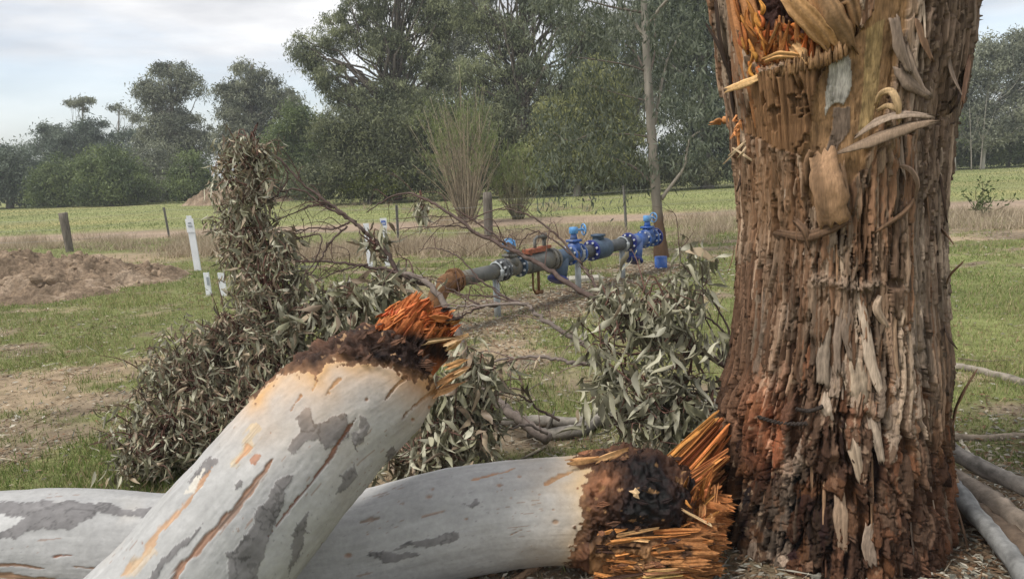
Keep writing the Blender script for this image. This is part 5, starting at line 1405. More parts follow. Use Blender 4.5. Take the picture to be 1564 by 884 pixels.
# tan stain and rough dark collar towards the torn end
edge = [(395, 608), (412, 592), (440, 570), (470, 566), (486, 578), (500, 556), (522, 552), (545, 560), (566, 556), (600, 568), (640, 580), (676, 596), (700, 586), (722, 570), (760, 500), (640, 380), (420, 480), (330, 600)]
de, _ = dseg(px, py, edge[:13])
nf = 26 * fbm(bx * 55, by * 55, bz * 55, o=3); ind = inpoly(px + nx * 1.3 + nf * .5, py + ny * 1.3 + nf, edge)
st = np.exp(-de / 36) * (0.8 + 1.2 * fbm(bx * 11, by * 11, bz * 11, o=3)); st[ind] = 1
paint(C1, np.clip(st, 0, 1), np.array([0.53, 0.31, 0.13]), 0.9)
st2 = np.exp(-(dseg(px, py, [(640, 575), (690, 590), (715, 560)])[0] / 26) ** 2)
paint(C1, st2, np.array([0.36, 0.19, 0.09]), 0.65)
rough = fbm(bx * 30, by * 30, bz * 30, o=5); flake = np.abs(fbm(bx * 22 + 8, by * 22, bz * 22, o=4))
tone = np.clip(0.5 + 2.2 * fbm(bx * 16 + 2, by * 16, bz * 16, o=4), 0, 1)[..., None]
dcol = np.array([0.020, 0.011, 0.008]) * (1 - tone) + np.array([0.125, 0.062, 0.038]) * tone
blk = np.clip(np.exp(-(((px - 640) / 62) ** 2 + ((py - 540) / 34) ** 2)) * 1.3, 0, 1)[..., None]
dcol = dcol * (1 - 0.85 * blk) + np.array([0.012, 0.007, 0.006]) * 0.85 * blk
tanf = fbm(bx * 42, by * 42, bz * 42, o=4) > 0.20; dcol[tanf] = (0.36, 0.22, 0.12)
rimc = np.clip(1 - de / 15, 0, 1)[..., None] * 0.75; dcol = dcol * (1 - rimc) + np.array([0.27, 0.145, 0.075]) * (0.5 + tone) * rimc
C1[ind] = dcol[ind]
chunk = fbm(bx * 60, by * 60, bz * 60, o=4); D1[ind] += ((0.006 + 0.06 * rough - 0.04 * flake + 0.03 * chunk) * (0.15 + 0.85 * sstep(0, 16, de)))[ind]
C1[ind] *= (0.25 + 1.3 * np.clip(chunk + 0.4, 0, 1))[ind][:, None]
rim = np.exp(-((de / 6) ** 2)) * (~ind); D1 += 0.004 * rim
LIMB1 = thing('fallen_limb', 'thick white barked limb resting across the other with its torn end raised', 'fallen limb', tuple(np.append(g1['path'][0][:2], 0)), 'snapped limbs of the gum tree')
part('limb_wood', limb_mesh('limb_wood', g1, D1, C1), LIMB1)

def core(name, a, b, r0, r1, root, seed, cols, spikes=0.05, ns=60, nt=90, flat=1.0, dark=None):
    """torn fibrous heartwood between two points"""
    a, b = np.asarray(a, float), np.asarray(b, float)
    ax = b - a; L = np.linalg.norm(ax); ax /= L
    n1 = np.cross(ax, FWD); n1 /= np.linalg.norm(n1); n2 = np.cross(n1, ax)
    th = np.linspace(0, 2 * math.pi, nt, endpoint=False)
    s = np.concatenate([np.linspace(0, 1, ns - 14), np.ones(14)])
    shrink = np.concatenate([np.ones(ns - 14), np.linspace(1, 0.02, 14)])
    TH, SS = np.meshgrid(th, s); SH = np.broadcast_to(shrink[:, None], TH.shape)
    q1, q2 = np.cos(TH), np.sin(TH)
    rr = (r0 + (r1 - r0) * SS) * (1 + 0.5 * fbm(q1 * 2.2 + seed, q2 * 2.2, SS * 2, o=3) + 0.45 * fbm(q1 * 11 + seed, q2 * 11, SS * 1.6, o=3)) * SH
    xx, yy = rr * q1, rr * q2 * flat
    axial = SS * L + spikes * SS ** 2 * (vn(xx * 190 + seed, yy * 190) - 0.5 + 0.7 * (vn(xx * 70, yy * 70 + seed) - 0.5)) * 2.2
    V = a + axial[..., None] * ax + xx[..., None] * n1 + yy[..., None] * n2
    t = np.clip(0.5 + 1.7 * fbm(q1 * 5 + seed, q2 * 5, SS * 1.5 + SH, o=4), 0, 1)[..., None]
    C = np.array(cols[0]) * (1 - t) + np.array(cols[1]) * t
    C = C * (0.65 + 0.7 * vn(q1 * 22 + seed, q2 * 22, SS * 2 + SH * 3))[..., None]
    if dark is not None:
        dm = np.clip(dark(V), 0, 1)[..., None]; C = C * (1 - dm) + np.array([0.022, 0.012, 0.009]) * dm
    i = np.arange(ns - 1)[:, None] * nt + np.arange(nt)[None, :]; j = np.arange(ns - 1)[:, None] * nt + (np.arange(nt)[None, :] + 1) % nt
    F = np.stack([i, j, j + nt, i + nt], -1).reshape(-1, 4)
    return part(name, mesh_np(name, V.reshape(-1, 3), F, ['torn_wood'], col=C.reshape(-1, 3), smooth=False), root)
OR1, OR2 = (0.43, 0.115, 0.036), (0.50, 0.18, 0.06)
core('torn_heartwood', P(600, 562, 2.52), P(648, 492, 2.52), 0.125, 0.105, LIMB1, 3.3, (OR1, OR2), spikes=0.06, dark=lambda V: 1.2 * np.exp(-((dseg(*project(V.reshape(-1, 3))[:2], [(480, 545), (560, 525), (630, 522), (680, 540)])[0].reshape(V.shape[:2]) / 20) ** 2)))
def shard(root, a, b, w, th, col, seed, mt='splinter', face=None, n=12, jag=0.45, twist=0.0, name='splinter', bend=0.0):
    a, b = np.asarray(a, float), np.asarray(b, float)
    f = -FWD if face is None else np.asarray(face, float)
    mid = (a + b) / 2 + f * bend
    V, F, C = ribbon([a, mid, b], [f] * 3, w, col, th, 0.06, n, seed, jag * 0.6, 9 if max(w) > 0.03 else 6, twist, 0.9, 0.22 if max(w) < 0.04 else 0.10)
    rg = np.random.default_rng(seed)
    C = np.clip(C * (0.8 + 0.4 * vn(V[:, 0] * 150, V[:, 1] * 150, V[:, 2] * 150)[:, None]), 0.01, 0.85)
    return part(name, mesh_np(name, V, F, [mt], col=C, smooth=False), root)
rg = np.random.default_rng(88)
def bundle(root, a, b, w0, w1, col, seed, n=14, depth=0.02):
    r = np.random.default_rng(seed); a, b = np.asarray(a, float), np.asarray(b, float)
    t = (b - a) / np.linalg.norm(b - a); side = np.cross(t, FWD); side /= np.linalg.norm(side); L = np.linalg.norm(b - a)
    for k in range(n):
        q = (k + r.uniform(-.4, .4)) / (n - 1) - 0.5
        s0, s1 = r.uniform(-0.02, 0.22), r.uniform(0.62, 1.06)
        off = -FWD * r.uniform(-depth, depth)
        p0 = a + t * L * s0 + side * q * (w0 + (w1 - w0) * s0) + off; p1 = a + t * L * s1 + side * q * (w0 + (w1 - w0) * s1) * r.uniform(.85, 1.2) + off * .6
        ww = max(w0, w1) / n * r.uniform(1.2, 2.6)
        c = np.asarray(col) * r.uniform(0.45, 1.15) * np.array([1, r.uniform(.85, 1.3), 1])
        shard(root, p0, p1, [ww, ww * 1.1, ww * .35], ww * .7, c, seed * 50 + k, n=9, twist=r.uniform(-.3, .3), bend=r.uniform(-.008, .008))
def px_m(w, d=2.5): return w * d / FPX
for k in range(120):                                   # orange fibres standing out of the raised end
    x0, y0 = rg.uniform(575, 690), rg.uniform(475, 545)
    if (x0 - 585) * 0.2 + 470 > y0 + 30: continue
    dx, dy = rg.normal(12, 7), rg.uniform(-17, -4)
    yt = max(y0 + dy, np.interp(x0 + dx, [580, 600, 640, 680, 720], [492, 462, 452, 470, 505]) - rg.uniform(0, 6))
    d0 = 2.44 + rg.uniform(-0.02, 0.12)
    cc = np.array(OR1) * rg.uniform(0.4, 1.3) * np.array([1, rg.uniform(0.8, 1.7), 1.2]) if y0 < 522 else np.array([0.60, 0.36, 0.16]) * rg.uniform(0.7, 1.1)
    if y0 >= 522 and rg.uniform() < 0.85: continue
    if rg.uniform() < 0.16: cc = np.array([0.03, 0.017, 0.012])
    shard(LIMB1, P(x0, y0, d0), P(x0 + dx, yt, d0 + rg.uniform(0.0, 0.05)), [px_m(rg.uniform(4, 11)), px_m(rg.uniform(4, 10)), px_m(2)], 0.009, cc, 400 + k, n=8, twist=rg.uniform(-0.6, 0.6))
for k, (x0, y0, x1, y1, w, cc) in enumerate(((682, 528, 712, 514, 8, CREAM), (684, 560, 714, 548, 10, (0.5, 0.28, 0.12)), (672, 588, 710, 560, 12, (0.42, 0.22, 0.095)), (662, 602, 706, 584, 12, (0.38, 0.21, 0.1)), (650, 522, 700, 515, 8, CREAM),
                                       (690, 575, 715, 562, 10, (0.55, 0.35, 0.18)), (600, 522, 640, 510, 10, (0.5, 0.3, 0.15)), (584, 532, 620, 520, 8, (0.5, 0.3, 0.15)), (655, 505, 690, 500, 9, OR2), (645, 490, 683, 478, 16, OR1), (620, 480, 655, 458, 18, OR1), (605, 490, 640, 463, 18, OR2), (660, 485, 690, 488, 12, OR2))):
    shard(LIMB1, P(x0, y0, 2.42), P(x1, y1, 2.47), [px_m(w), px_m(w), px_m(w * .35)], 0.012, cc, 520 + k, n=10)
for k in range(14):                                   # curled bark flakes on the dark collar
    x0, y0 = rg.uniform(430, 680), 0
    y0 = np.interp(x0, [420, 480, 560, 640, 690], [582, 552, 535, 545, 560]) + rg.uniform(-26, 18)
    L = rg.uniform(5, 22); a = rg.uniform(-0.9, 0.5)
    dd = 2.30 if y0 > 540 else 2.36
    cc = [(0.16, 0.08, 0.05), (0.09, 0.05, 0.035), (0.03, 0.018, 0.013), (0.24, 0.13, 0.08), (0.42, 0.26, 0.14)][rg.choice(5, p=[.3, .25, .25, .12, .08])]
    # lift onto the limb's surface under that pixel
    ii = np.argmin((px - x0) ** 2 + (py - y0) ** 2 + 1e6 * ((g1['dirs'] @ FWD) > 0.1))
    q = g1['base'].reshape(-1, 3)[ii] + g1['dirs'].reshape(-1, 3)[ii] * 0.022
    nrm = g1['dirs'].reshape(-1, 3)[ii]
    t_ = RIGHT * math.cos(a) + UPV * -math.sin(a); t_ = t_ - nrm * (t_ @ nrm)
    shard(LIMB1, q - t_ * px_m(L) * .5, q + t_ * px_m(L) * .5 + nrm * 0.012, [px_m(6), px_m(9), px_m(3)], 0.004, cc, 600 + k, n=7, face=nrm, name='bark_flake', mt='bark_strip')

# ---- limb lying on the ground, its blackened end against the trunk
g2 = limb_grid([(-330, 870, 2.60, 100), (-150, 848, 2.64, 96), (0, 842, 2.68, 92), (120, 836, 2.72, 87), (240, 842, 2.76, 86), (400, 846, 2.78, 84), (560, 830, 2.80, 83), (700, 796, 2.80, 83), (800, 782, 2.80, 80), (880, 778, 2.80, 80), (940, 782, 2.79, 92), (990, 786, 2.78, 92), (1035, 798, 2.78, 70)], 540, 216, 2)
px, py = g2['px'], g2['py']; bx, by, bz = (g2['base'][..., k] for k in range(3))
nx = 34 * fbm(bx * 13, by * 13, bz * 13, o=6, g=0.62); ny = 34 * fbm(bx * 13 + 5, by * 13, bz * 13 + 3, o=6, g=0.62)
fine = fbm(bx * 70, by * 70, bz * 70, o=3); fibre = fbm(g2['th'] * 26, g2['arc'] * 9, o=4); fibre2 = fbm(g2['th'] * 60, g2['arc'] * 9, o=4)
C1 = gum_colour(g2, 4.0); D1 = 0.030 * fbm(bx * 3.5, by * 3.5, bz * 3.5, o=3) + 0.007 * fbm(bx * 14, by * 14, bz * 14, o=3) + 0.0016 * fine + 0.0015 * fibre
for poly in ([(-80, 770), (20, 764), (100, 762), (160, 770), (200, 778), (250, 776), (250, 786), (180, 790), (150, 785), (110, 800), (60, 806), (20, 820), (-80, 830)], [(-200, 800), (-60, 790), (0, 800), (-40, 830), (-200, 850)],
             [(640, 820), (690, 812), (700, 822), (660, 832), (600, 835)], [(560, 846), (600, 840), (640, 848), (590, 862)], [(700, 770), (730, 764), (728, 774)]):
    greypatch(poly)
mm = inpoly(px + nx, py + ny, [(-40, 786), (10, 780), (40, 786), (20, 800), (-20, 812), (-60, 815)]); C1[mm] = (0.47, 0.47, 0.465)
streak([(-60, 868), (20, 862), (70, 868)], 3, 2, (0.3, 0.17, 0.1), 0.006)
streak([(-80, 882), (0, 880), (60, 886), (100, 896)], 10, 6, (0.36, 0.21, 0.12), 0.004)
streak([(80, 850), (110, 846)], 3, 1.5, (0.3, 0.15, 0.1), 0.006)
streak([(110, 864), (150, 868)], 1.5, 1, (0.3, 0.17, 0.1), 0.003)
streak([(548, 796), (580, 790)], 3, 2, (0.24, 0.18, 0.14), 0.004)
streak([(716, 734), (752, 722), (790, 712)], 2, 1.2, (0.36, 0.2, 0.12), 0.004)
streak([(830, 738), (850, 728), (875, 718)], 4, 2.5, (0.33, 0.17, 0.09), 0.006)
streak([(778, 818), (800, 808)], 1.4, 1, (0.3, 0.2, 0.15), 0.003)
streak([(640, 790), (680, 778)], 1.2, 1, (0.3, 0.22, 0.18), 0.002)
for (qx, qy, r) in ((824, 754, 3), (845, 778, 3), (848, 797, 7), (660, 745, 4), (712, 792, 3), (532, 848, 7), (780, 760, 3), (655, 757, 6), (560, 815, 3), (793, 725, 5), (762, 740, 5), (826, 712, 2)):
    d = np.hypot((px - qx) * 0.7, py - qy); mk = 1 - sstep(0.4, 1.0, d / (0.7 * r) + 0.03 * nx); paint(C1, mk, (0.30, 0.17, 0.11), 0.75); D1 -= 0.004 * mk
edge = [(868, 690), (880, 712), (896, 722), (884, 742), (886, 770), (890, 800), (878, 830), (866, 850), (870, 900), (1200, 950), (1200, 640), (900, 650)]
de, _ = dseg(px, py, edge[:9])
nf = 26 * fbm(bx * 55, by * 55, bz * 55, o=3); ind = inpoly(px + nx * 1.2 + nf, py + ny * 1.2 + nf * .5, edge)
st = np.exp(-de / 42) * (0.75 + 1.3 * fbm(bx * 8, by * 8, bz * 8, o=3)); st[ind] = 1
paint(C1, np.clip(st, 0, 1), np.array([0.50, 0.33, 0.15]), 0.85)
rough = fbm(bx * 26, by * 26, bz * 26, o=5); flake = np.abs(fbm(bx * 20 + 8, by * 20, bz * 20, o=4))
tone = np.clip(0.5 + 2.2 * fbm(bx * 13 + 2, by * 13, bz * 13, o=4), 0, 1)[..., None]
dcol = np.array([0.022, 0.012, 0.009]) * (1 - tone) + np.array([0.19, 0.085, 0.045]) * tone
blk = np.clip(1.4 * np.exp(-(((px - 985) / 55) ** 2 + ((py - 740) / 55) ** 2)) + 1.2 * np.exp(-(((px - 1000) / 60) ** 2 + ((py - 800) / 26) ** 2)), 0, 1)[..., None]
dcol = dcol * (1 - 0.97 * blk) + np.array([0.010, 0.006, 0.006]) * 0.97 * blk
red = np.clip(1.1 * np.exp(-(((px - 915) / 28) ** 2 + ((py - 740) / 32) ** 2)), 0, 1)[..., None]
dcol = dcol * (1 - 0.6 * red) + np.array([0.27, 0.12, 0.06]) * (0.6 + 1.2 * tone) * 0.6 * red
tanf = fbm(bx * 34, by * 34, bz * 34, o=4) > 0.20; dcol[tanf] = dcol[tanf] * .4 + np.array([0.42, 0.24, 0.11]) * .6
lowt = np.clip(1.3 * np.exp(-(((py - 860) / 30) ** 2)) * (px > 900), 0, 1)[..., None]
dcol = dcol * (1 - 0.7 * lowt) + np.array([0.36, 0.19, 0.08]) * (0.4 + 1.1 * tone) * 0.7 * lowt
rimc = np.clip(1 - de / 15, 0, 1)[..., None] * 0.75; dcol = dcol * (1 - rimc) + np.array([0.27, 0.145, 0.075]) * (0.5 + tone) * rimc
C1[ind] = dcol[ind]
chunk = fbm(bx * 60, by * 60, bz * 60, o=4); D1[ind] += ((0.012 + 0.075 * rough - 0.05 * flake + 0.03 * chunk) * (0.15 + 0.85 * sstep(0, 22, de)))[ind]
C1[ind] *= (0.25 + 1.3 * np.clip(chunk + 0.4, 0, 1))[ind][:, None]
D1 -= 0.05 * np.exp(-(((px - 985) / 70) ** 2 + ((py - 812) / 16) ** 2)) * ind
LIMB2 = thing('fallen_limb', 'long white barked limb lying on the ground with blackened end against the trunk', 'fallen limb', tuple(np.append(g2['path'][0][:2], 0)), 'snapped limbs of the gum tree')
part('limb_wood', limb_mesh('limb_wood', g2, D1, C1), LIMB2)
core('torn_heartwood', P(930, 836, 2.74), P(1078, 842, 2.62), 0.125, 0.105, LIMB2, 8.1, ((0.26, 0.10, 0.035), (0.42, 0.20, 0.075)), spikes=0.05, ns=80, nt=110, dark=lambda V: 1.3 * np.exp(-((dseg(*project(V.reshape(-1, 3))[:2], [(900, 790), (980, 800), (1040, 790)])[0].reshape(V.shape[:2]) / 18) ** 2)) + 0.9 * (fbm(V[..., 0] * 30, V[..., 1] * 30, V[..., 2] * 30, o=3) > 0.12))
core('torn_heartwood', P(995, 778, 2.86), P(1098, 800, 2.78), 0.115, 0.105, LIMB2, 9.4, ((0.40, 0.14, 0.045), (0.50, 0.22, 0.08)), spikes=0.04, ns=50, nt=80, dark=lambda V: 1.2 * np.exp(-((project(V.reshape(-1, 3))[0].reshape(V.shape[:2]) - 1000) / 34) ** 2))
for k, (x0, y0, x1, y1, w0, w1, d0, d1, cc) in enumerate(((1020, 742, 1106, 648, 62, 40, 2.78, 2.86, (0.58, 0.20, 0.065)), (1036, 752, 1112, 694, 28, 12, 2.72, 2.80, (0.60, 0.23, 0.08)), (1044, 770, 1104, 715, 30, 30, 2.84, 2.92, (0.34, 0.13, 0.05)), (1040, 765, 1096, 730, 24, 18, 2.80, 2.9, (0.42, 0.16, 0.055)),
        (1066, 850, 1072, 772, 10, 9, 2.62, 2.66, (0.60, 0.32, 0.14)), (1076, 838, 1086, 792, 12, 9, 2.60, 2.66, (0.62, 0.34, 0.15)), (1084, 835, 1092, 745, 9, 8, 2.66, 2.74, (0.5, 0.24, 0.1)), (1030, 772, 1082, 800, 5, 5, 2.60, 2.58, (0.68, 0.48, 0.28)), (1050, 850, 1080, 815, 8, 5, 2.58, 2.6, (0.6, 0.36, 0.17)),
        (1060, 780, 1098, 745, 20, 14, 2.70, 2.76, (0.46, 0.17, 0.06)), (1010, 712, 1030, 706, 12, 4, 2.80, 2.84, (0.58, 0.26, 0.1)), (998, 706, 1010, 700, 8, 3, 2.8, 2.82, (0.5, 0.2, 0.08)), (1030, 770, 1050, 778, 10, 12, 2.64, 2.62, (0.55, 0.3, 0.13)), (1022, 762, 1040, 772, 5, 4, 2.62, 2.62, (0.66, 0.45, 0.25)),
        (1040, 868, 1085, 858, 16, 10, 2.56, 2.6, (0.55, 0.33, 0.15)), (980, 880, 1060, 872, 20, 12, 2.54, 2.56, (0.52, 0.3, 0.13)), (1074, 870, 1084, 800, 8, 4, 2.57, 2.64, (0.6, 0.36, 0.18)), (990, 850, 1070, 838, 14, 8, 2.58, 2.58, (0.5, 0.24, 0.09)))):
    if w0 >= 16:
        bundle(LIMB2, P(x0, y0, d0), P(x1, y1, d1), px_m(w0, 2.7), px_m(w1, 2.7), cc, 40 + k, n=int(6 + w0 / 4)); shard(LIMB2, P(x0, y0, d0 + 0.02), P(x1 - (x1 - x0) * .06, y1 - (y1 - y0) * .06, d1 + 0.02), [px_m(w0, 2.7), px_m((w0 + w1) / 2, 2.7), px_m(w1 * .8, 2.7)], 0.022, np.array(cc) * .8, 980 + k, n=16, jag=0.3); continue
    shard(LIMB2, P(x0, y0, d0), P(x1, y1, d1), [px_m(w0, 2.7), px_m((w0 + w1) / 2 * 1.05, 2.7), px_m(w1, 2.7)], 0.02 if w0 > 18 else 0.010, cc, 700 + k, n=16, jag=0.35, twist=rg.uniform(-.25, .25), face=-FWD + RIGHT * rg.uniform(-.4, .4))
for k in range(46):
    x0, y0 = rg.uniform(1030, 1085), rg.uniform(735, 870)
    a = rg.uniform(-1.6, 0.9); L = rg.uniform(14, 42)
    shard(LIMB2, P(x0, y0, 2.66), P(x0 + L * math.cos(a) * .7, y0 + L * math.sin(a), 2.62 + rg.uniform(-.05, .06)), [px_m(rg.uniform(3, 9)), px_m(rg.uniform(3, 8)), px_m(1.5)], 0.006, np.array(OR2) * rg.uniform(.55, 1.2) * np.array([1, rg.uniform(.8, 1.4), 1]), 760 + k, n=7, twist=rg.uniform(-.8, .8))
for k in range(20):
    x0 = rg.uniform(872, 1035); y0 = rg.uniform(694, 860)
    msk = (px - x0) ** 2 + (py - y0) ** 2 + 1e6 * ((g2['dirs'] @ FWD) > 0.05)
    ii = np.argmin(msk)
    if msk.reshape(-1)[ii] > 60: continue
    q = g2['base'].reshape(-1, 3)[ii] + g2['dirs'].reshape(-1, 3)[ii] * 0.024; nrm = g2['dirs'].reshape(-1, 3)[ii]
    a = rg.uniform(-0.9, 0.6); L = rg.uniform(7, 22)
    blackz = (x0 - 985) ** 2 + (y0 - 750) ** 2 < 55 ** 2
    cc = (0.02, 0.012, 0.01) if blackz and rg.uniform() < .8 else [(0.22, 0.10, 0.055), (0.12, 0.06, 0.035), (0.28, 0.14, 0.07), (0.05, 0.026, 0.018)][rg.choice(4, p=[.35, .35, .05, .25])]
    t_ = RIGHT * math.cos(a) + UPV * -math.sin(a); t_ = t_ - nrm * (t_ @ nrm)
    shard(LIMB2, q - t_ * px_m(L, 2.7) * .5, q + t_ * px_m(L, 2.7) * .5 + nrm * 0.01, [px_m(4), px_m(9), px_m(3)], 0.004, cc, 830 + k, n=7, face=nrm, name='bark_flake', mt='bark_strip')
for k in range(70):
    x0, y0 = rg.uniform(905, 1050), rg.uniform(812, 884)
    L = rg.uniform(30, 90); x1 = min(x0 + L, rg.uniform(1070, 1100)); y1 = y0 + rg.normal(-2, 8)
    cc = [(0.50, 0.22, 0.07), (0.40, 0.16, 0.05), (0.55, 0.33, 0.15), (0.22, 0.09, 0.035), (0.06, 0.03, 0.02)][rg.choice(5, p=[.3, .25, .2, .15, .1])]
    shard(LIMB2, P(x0, y0, 2.60 + rg.uniform(-.04, .02)), P(x1, y1, 2.57 + rg.uniform(-.03, .03)), [px_m(rg.uniform(3, 9)), px_m(rg.uniform(4, 9)), px_m(2)], 0.007, cc, 1500 + k, n=9, twist=rg.uniform(-.6, .6))
# pale star shaped chip stuck on the black resin
ii = np.argmin((px - 968) ** 2 + (py - 747) ** 2 + 1e6 * ((g2['dirs'] @ FWD) > 0.05)); q = g2['base'].reshape(-1, 3)[ii] - FWD * 0.05
an = np.arange(10) * math.pi / 5 + 0.3; ra = np.where(np.arange(10) % 2 == 0, 0.021, 0.009) * np.array([.7, 1.5, .9, 1.3, 1.15, .9, .6, 1.5, 1.1, 1.0])
ring = [q + RIGHT * math.cos(t) * r + UPV * math.sin(t) * r for t, r in zip(an, ra)]
V = np.vstack([ring, [q - FWD * 0.006], [v + FWD * 0.01 for v in ring]])
F = [(k, (k + 1) % 10, 10) for k in range(10)] + [(k, 11 + k, 11 + (k + 1) % 10, (k + 1) % 10) for k in range(10)]
part('wood_chip', mesh_np('wood_chip', V, F, ['splinter'], col=np.tile([[0.60, 0.42, 0.24]], (len(V), 1)), smooth=False), LIMB2)
for k, (x0, y0, x1, y1, w, cc) in enumerate(((868, 706, 912, 700, 12, (0.52, 0.29, 0.13)), (905, 704, 950, 688, 10, (0.55, 0.32, 0.15)), (925, 700, 956, 686, 8, (0.5, 0.27, 0.12)))):
    shard(LIMB2, P(x0, y0, 2.70), P(x1, y1, 2.70), [px_m(w, 2.7), px_m(w, 2.7), px_m(w * .4, 2.7)], 0.008, cc, 905 + k, n=10, face=UPV * .8 - FWD * .5, name='bark_flake')

# ================================================================== fallen crown: wilted leaves and bare branches
def leaf_variant(seed):
    """sickle leaf hanging along -Z, about 1 long"""
    rg = np.random.default_rng(seed); n = 6
    t = np.linspace(0, 1, n)
    w = np.array([0.02, 0.085, 0.115, 0.10, 0.06, 0.004]) * rg.uniform(0.85, 1.3)
    bend = rg.uniform(-0.55, 0.55); curl = rg.uniform(-0.75, 0.75); tw = rg.uniform(-3.4, 3.4); fold = rg.uniform(0.1, 0.9)
    V = []
    for i in range(n):
        c = np.array([bend * t[i] ** 2, curl * t[i] ** 2 * 0.8 + 0.05 * math.sin(t[i] * 7 + seed), -t[i] * (1 - 0.12 * abs(curl))])
        a = tw * t[i]
        b = np.array([math.cos(a), math.sin(a), 0]); m_ = np.array([-math.sin(a), math.cos(a), 0])
        for s in (-1, 0, 1): V.append(c + b * s * w[i] * math.cos(fold) + m_ * abs(s) * w[i] * math.sin(fold))
    F = [(i * 3 + j, i * 3 + j + 1, i * 3 + j + 4, i * 3 + j + 3) for i in range(n - 1) for j in range(2)]
    return np.array(V), np.array(F)
LEAFV = [leaf_variant(s) for s in range(12)]
def rot_from(rg, n, sway):
    """random rotations: yaw about Z, then lean"""
    yaw = rg.uniform(0, 2 * math.pi, n); lean = np.abs(rg.normal(0, sway, n)); la = rg.uniform(0, 2 * math.pi, n)
    cy, sy = np.cos(yaw), np.sin(yaw)
    Rz = np.zeros((n, 3, 3)); Rz[:, 0, 0] = cy; Rz[:, 0, 1] = -sy; Rz[:, 1, 0] = sy; Rz[:, 1, 1] = cy; Rz[:, 2, 2] = 1
    ax = np.stack([np.cos(la), np.sin(la), 0 * la], -1); c, s = np.cos(lean), np.sin(lean)
    K = np.zeros((n, 3, 3)); K[:, 0, 2] = ax[:, 1]; K[:, 1, 2] = -ax[:, 0]; K[:, 2, 0] = -ax[:, 1]; K[:, 2, 1] = ax[:, 0]
    Rl = np.eye(3) + s[:, None, None] * K + (1 - c)[:, None, None] * (K @ K)
    return Rl @ Rz
LEAFMESH = {}
def leaf_mesh(v, c):
    key = (v, c)
    if key not in LEAFMESH:
        V, F = LEAFV[v]
        LEAFMESH[key] = mesh_np('leaf', V, F, ['leaf_piece'], col=np.tile([LEAFPAL[c]], (len(V), 1)), smooth=True)
    return LEAFMESH[key]
LEAFPAL = [(0.32, 0.305, 0.215), (0.23, 0.225, 0.14), (0.42, 0.405, 0.305), (0.27, 0.205, 0.145), (0.13, 0.115, 0.075), (0.38, 0.30, 0.205)]
def heap(root, vols, n_cl, size, pal_p, seed, n_obj, sway=0.9, twig_col=(0.13, 0.07, 0.055), wide=1.0, per=8):
    """vols: (px, py, depth, rx, ry, rz, weight). Leaves in drooping clusters; the outermost are single leaf objects"""
    rg = np.random.default_rng(seed)
    w = np.array([v[6] for v in vols], float); w /= w.sum()
    vi = rg.choice(len(vols), n_cl, p=w)
    d = rg.normal(0, 1, (n_cl, 3)); d /= np.linalg.norm(d, axis=1)[:, None]
    rad = rg.uniform(0.25, 1, n_cl) ** 0.45
    cc = np.array([P(v[0], v[1], v[2]) for v in vols]); rr = np.array([v[3:6] for v in vols])
    bulge = 1 + 0.9 * fbm(d[:, 0] * 2.3 + vi * 3.1, d[:, 1] * 2.3, d[:, 2] * 2.3 + seed, o=3)
    cen = cc[vi] + d * (rad * bulge)[:, None] * rr[vi]
    cen[:, 2] = np.maximum(cen[:, 2], 0.10)
    n = n_cl * per; ci = np.repeat(np.arange(n_cl), per)
    p = cen[ci] + rg.normal(0, 0.032, (n, 3)) + np.array([0, 0, 0.03])
    sprays = []
    SP = []
    for q in range(max(14, n_cl // 14)):
        v = rg.choice(len(vols), p=w); dv = rg.normal(0, 1, 3); dv[2] = abs(dv[2]) * 0.8; dv /= np.linalg.norm(dv)
        a = cc[v] + dv * rr[v] * 0.75; e = a + dv * rg.uniform(0.10, 0.26) + np.array([0, 0, rg.uniform(-0.08, 0.04)])
        path = smooth_path([a, (a + e) / 2 + [0, 0, 0.03], e], 7); SP.append(path)
        k = int(rg.integers(5, 11)); u = rg.integers(1, 7, k); sprays.append(path[u] + rg.normal(0, 0.012, (k, 3)))
    extra = np.concatenate(sprays); extra[:, 2] = np.maximum(extra[:, 2], 0.08)
    p = np.vstack([p, extra]); n = len(p)
    L = size * rg.uniform(0.4, 1.4, n)
    R_ = rot_from(rg, n, sway)
    R_ = R_ * np.array([wide, wide, 1.0])[None, None, :]
    tone = rg.choice(6, n, p=pal_p); var = rg.integers(0, 12, n)
    # twigs: stems from the volume's middle to the clusters, and short petiole stalks
    mb = MB()
    tw = rg.choice(n_cl, min(n_cl, max(60, n_cl // 2)), replace=False)
    for i in tw:
        a = cc[vi[i]] + rg.normal(0, 0.25, 3) * rr[vi[i]]; b = cen[i] + [0, 0, 0.03]
        mid = (a + b) / 2 + rg.normal(0, 0.04, 3) + [0, 0, 0.05]
        mb.tube(smooth_path([a, mid, b], 6), np.linspace(0.005, 0.002, 6), 4, c=np.array(twig_col) * rg.uniform(.7, 1.5), cap=False)
    for path in SP: mb.tube(path, np.linspace(0.004, 0.0012, 7), 4, c=np.array(twig_col) * rg.uniform(.7, 1.3), cap=False)
    mb.part('twig', ['twig'], root, col=True)['kind'] = 'stuff'
    # the leaves that show most: nearest the camera within each patch of the picture
    lp = p - np.array([0, 0, 1]) * L[:, None] * 0.5
    x, y, dep = project(lp)
    cell = (np.floor(x / 17).astype(int)) * 1000 + np.floor(y / 17).astype(int)
    order = np.argsort(dep); seen = set(); pick = []
    for i in order:
        if cell[i] in seen: continue
        seen.add(cell[i]); pick.append(i)
    rg.shuffle(pick); pick = np.array(pick[:n_obj]); single = np.zeros(n, bool); single[pick] = True
    for i in pick:
        o = link('leaf', leaf_mesh(int(var[i]), int(tone[i])), root)
        m4 = Matrix([list(R_[i][r] * L[i]) + [0] for r in range(3)] + [[0, 0, 0, 1]])
        m4.translation = Vector(p[i] - np.array(root.location))
        o.matrix_local = m4
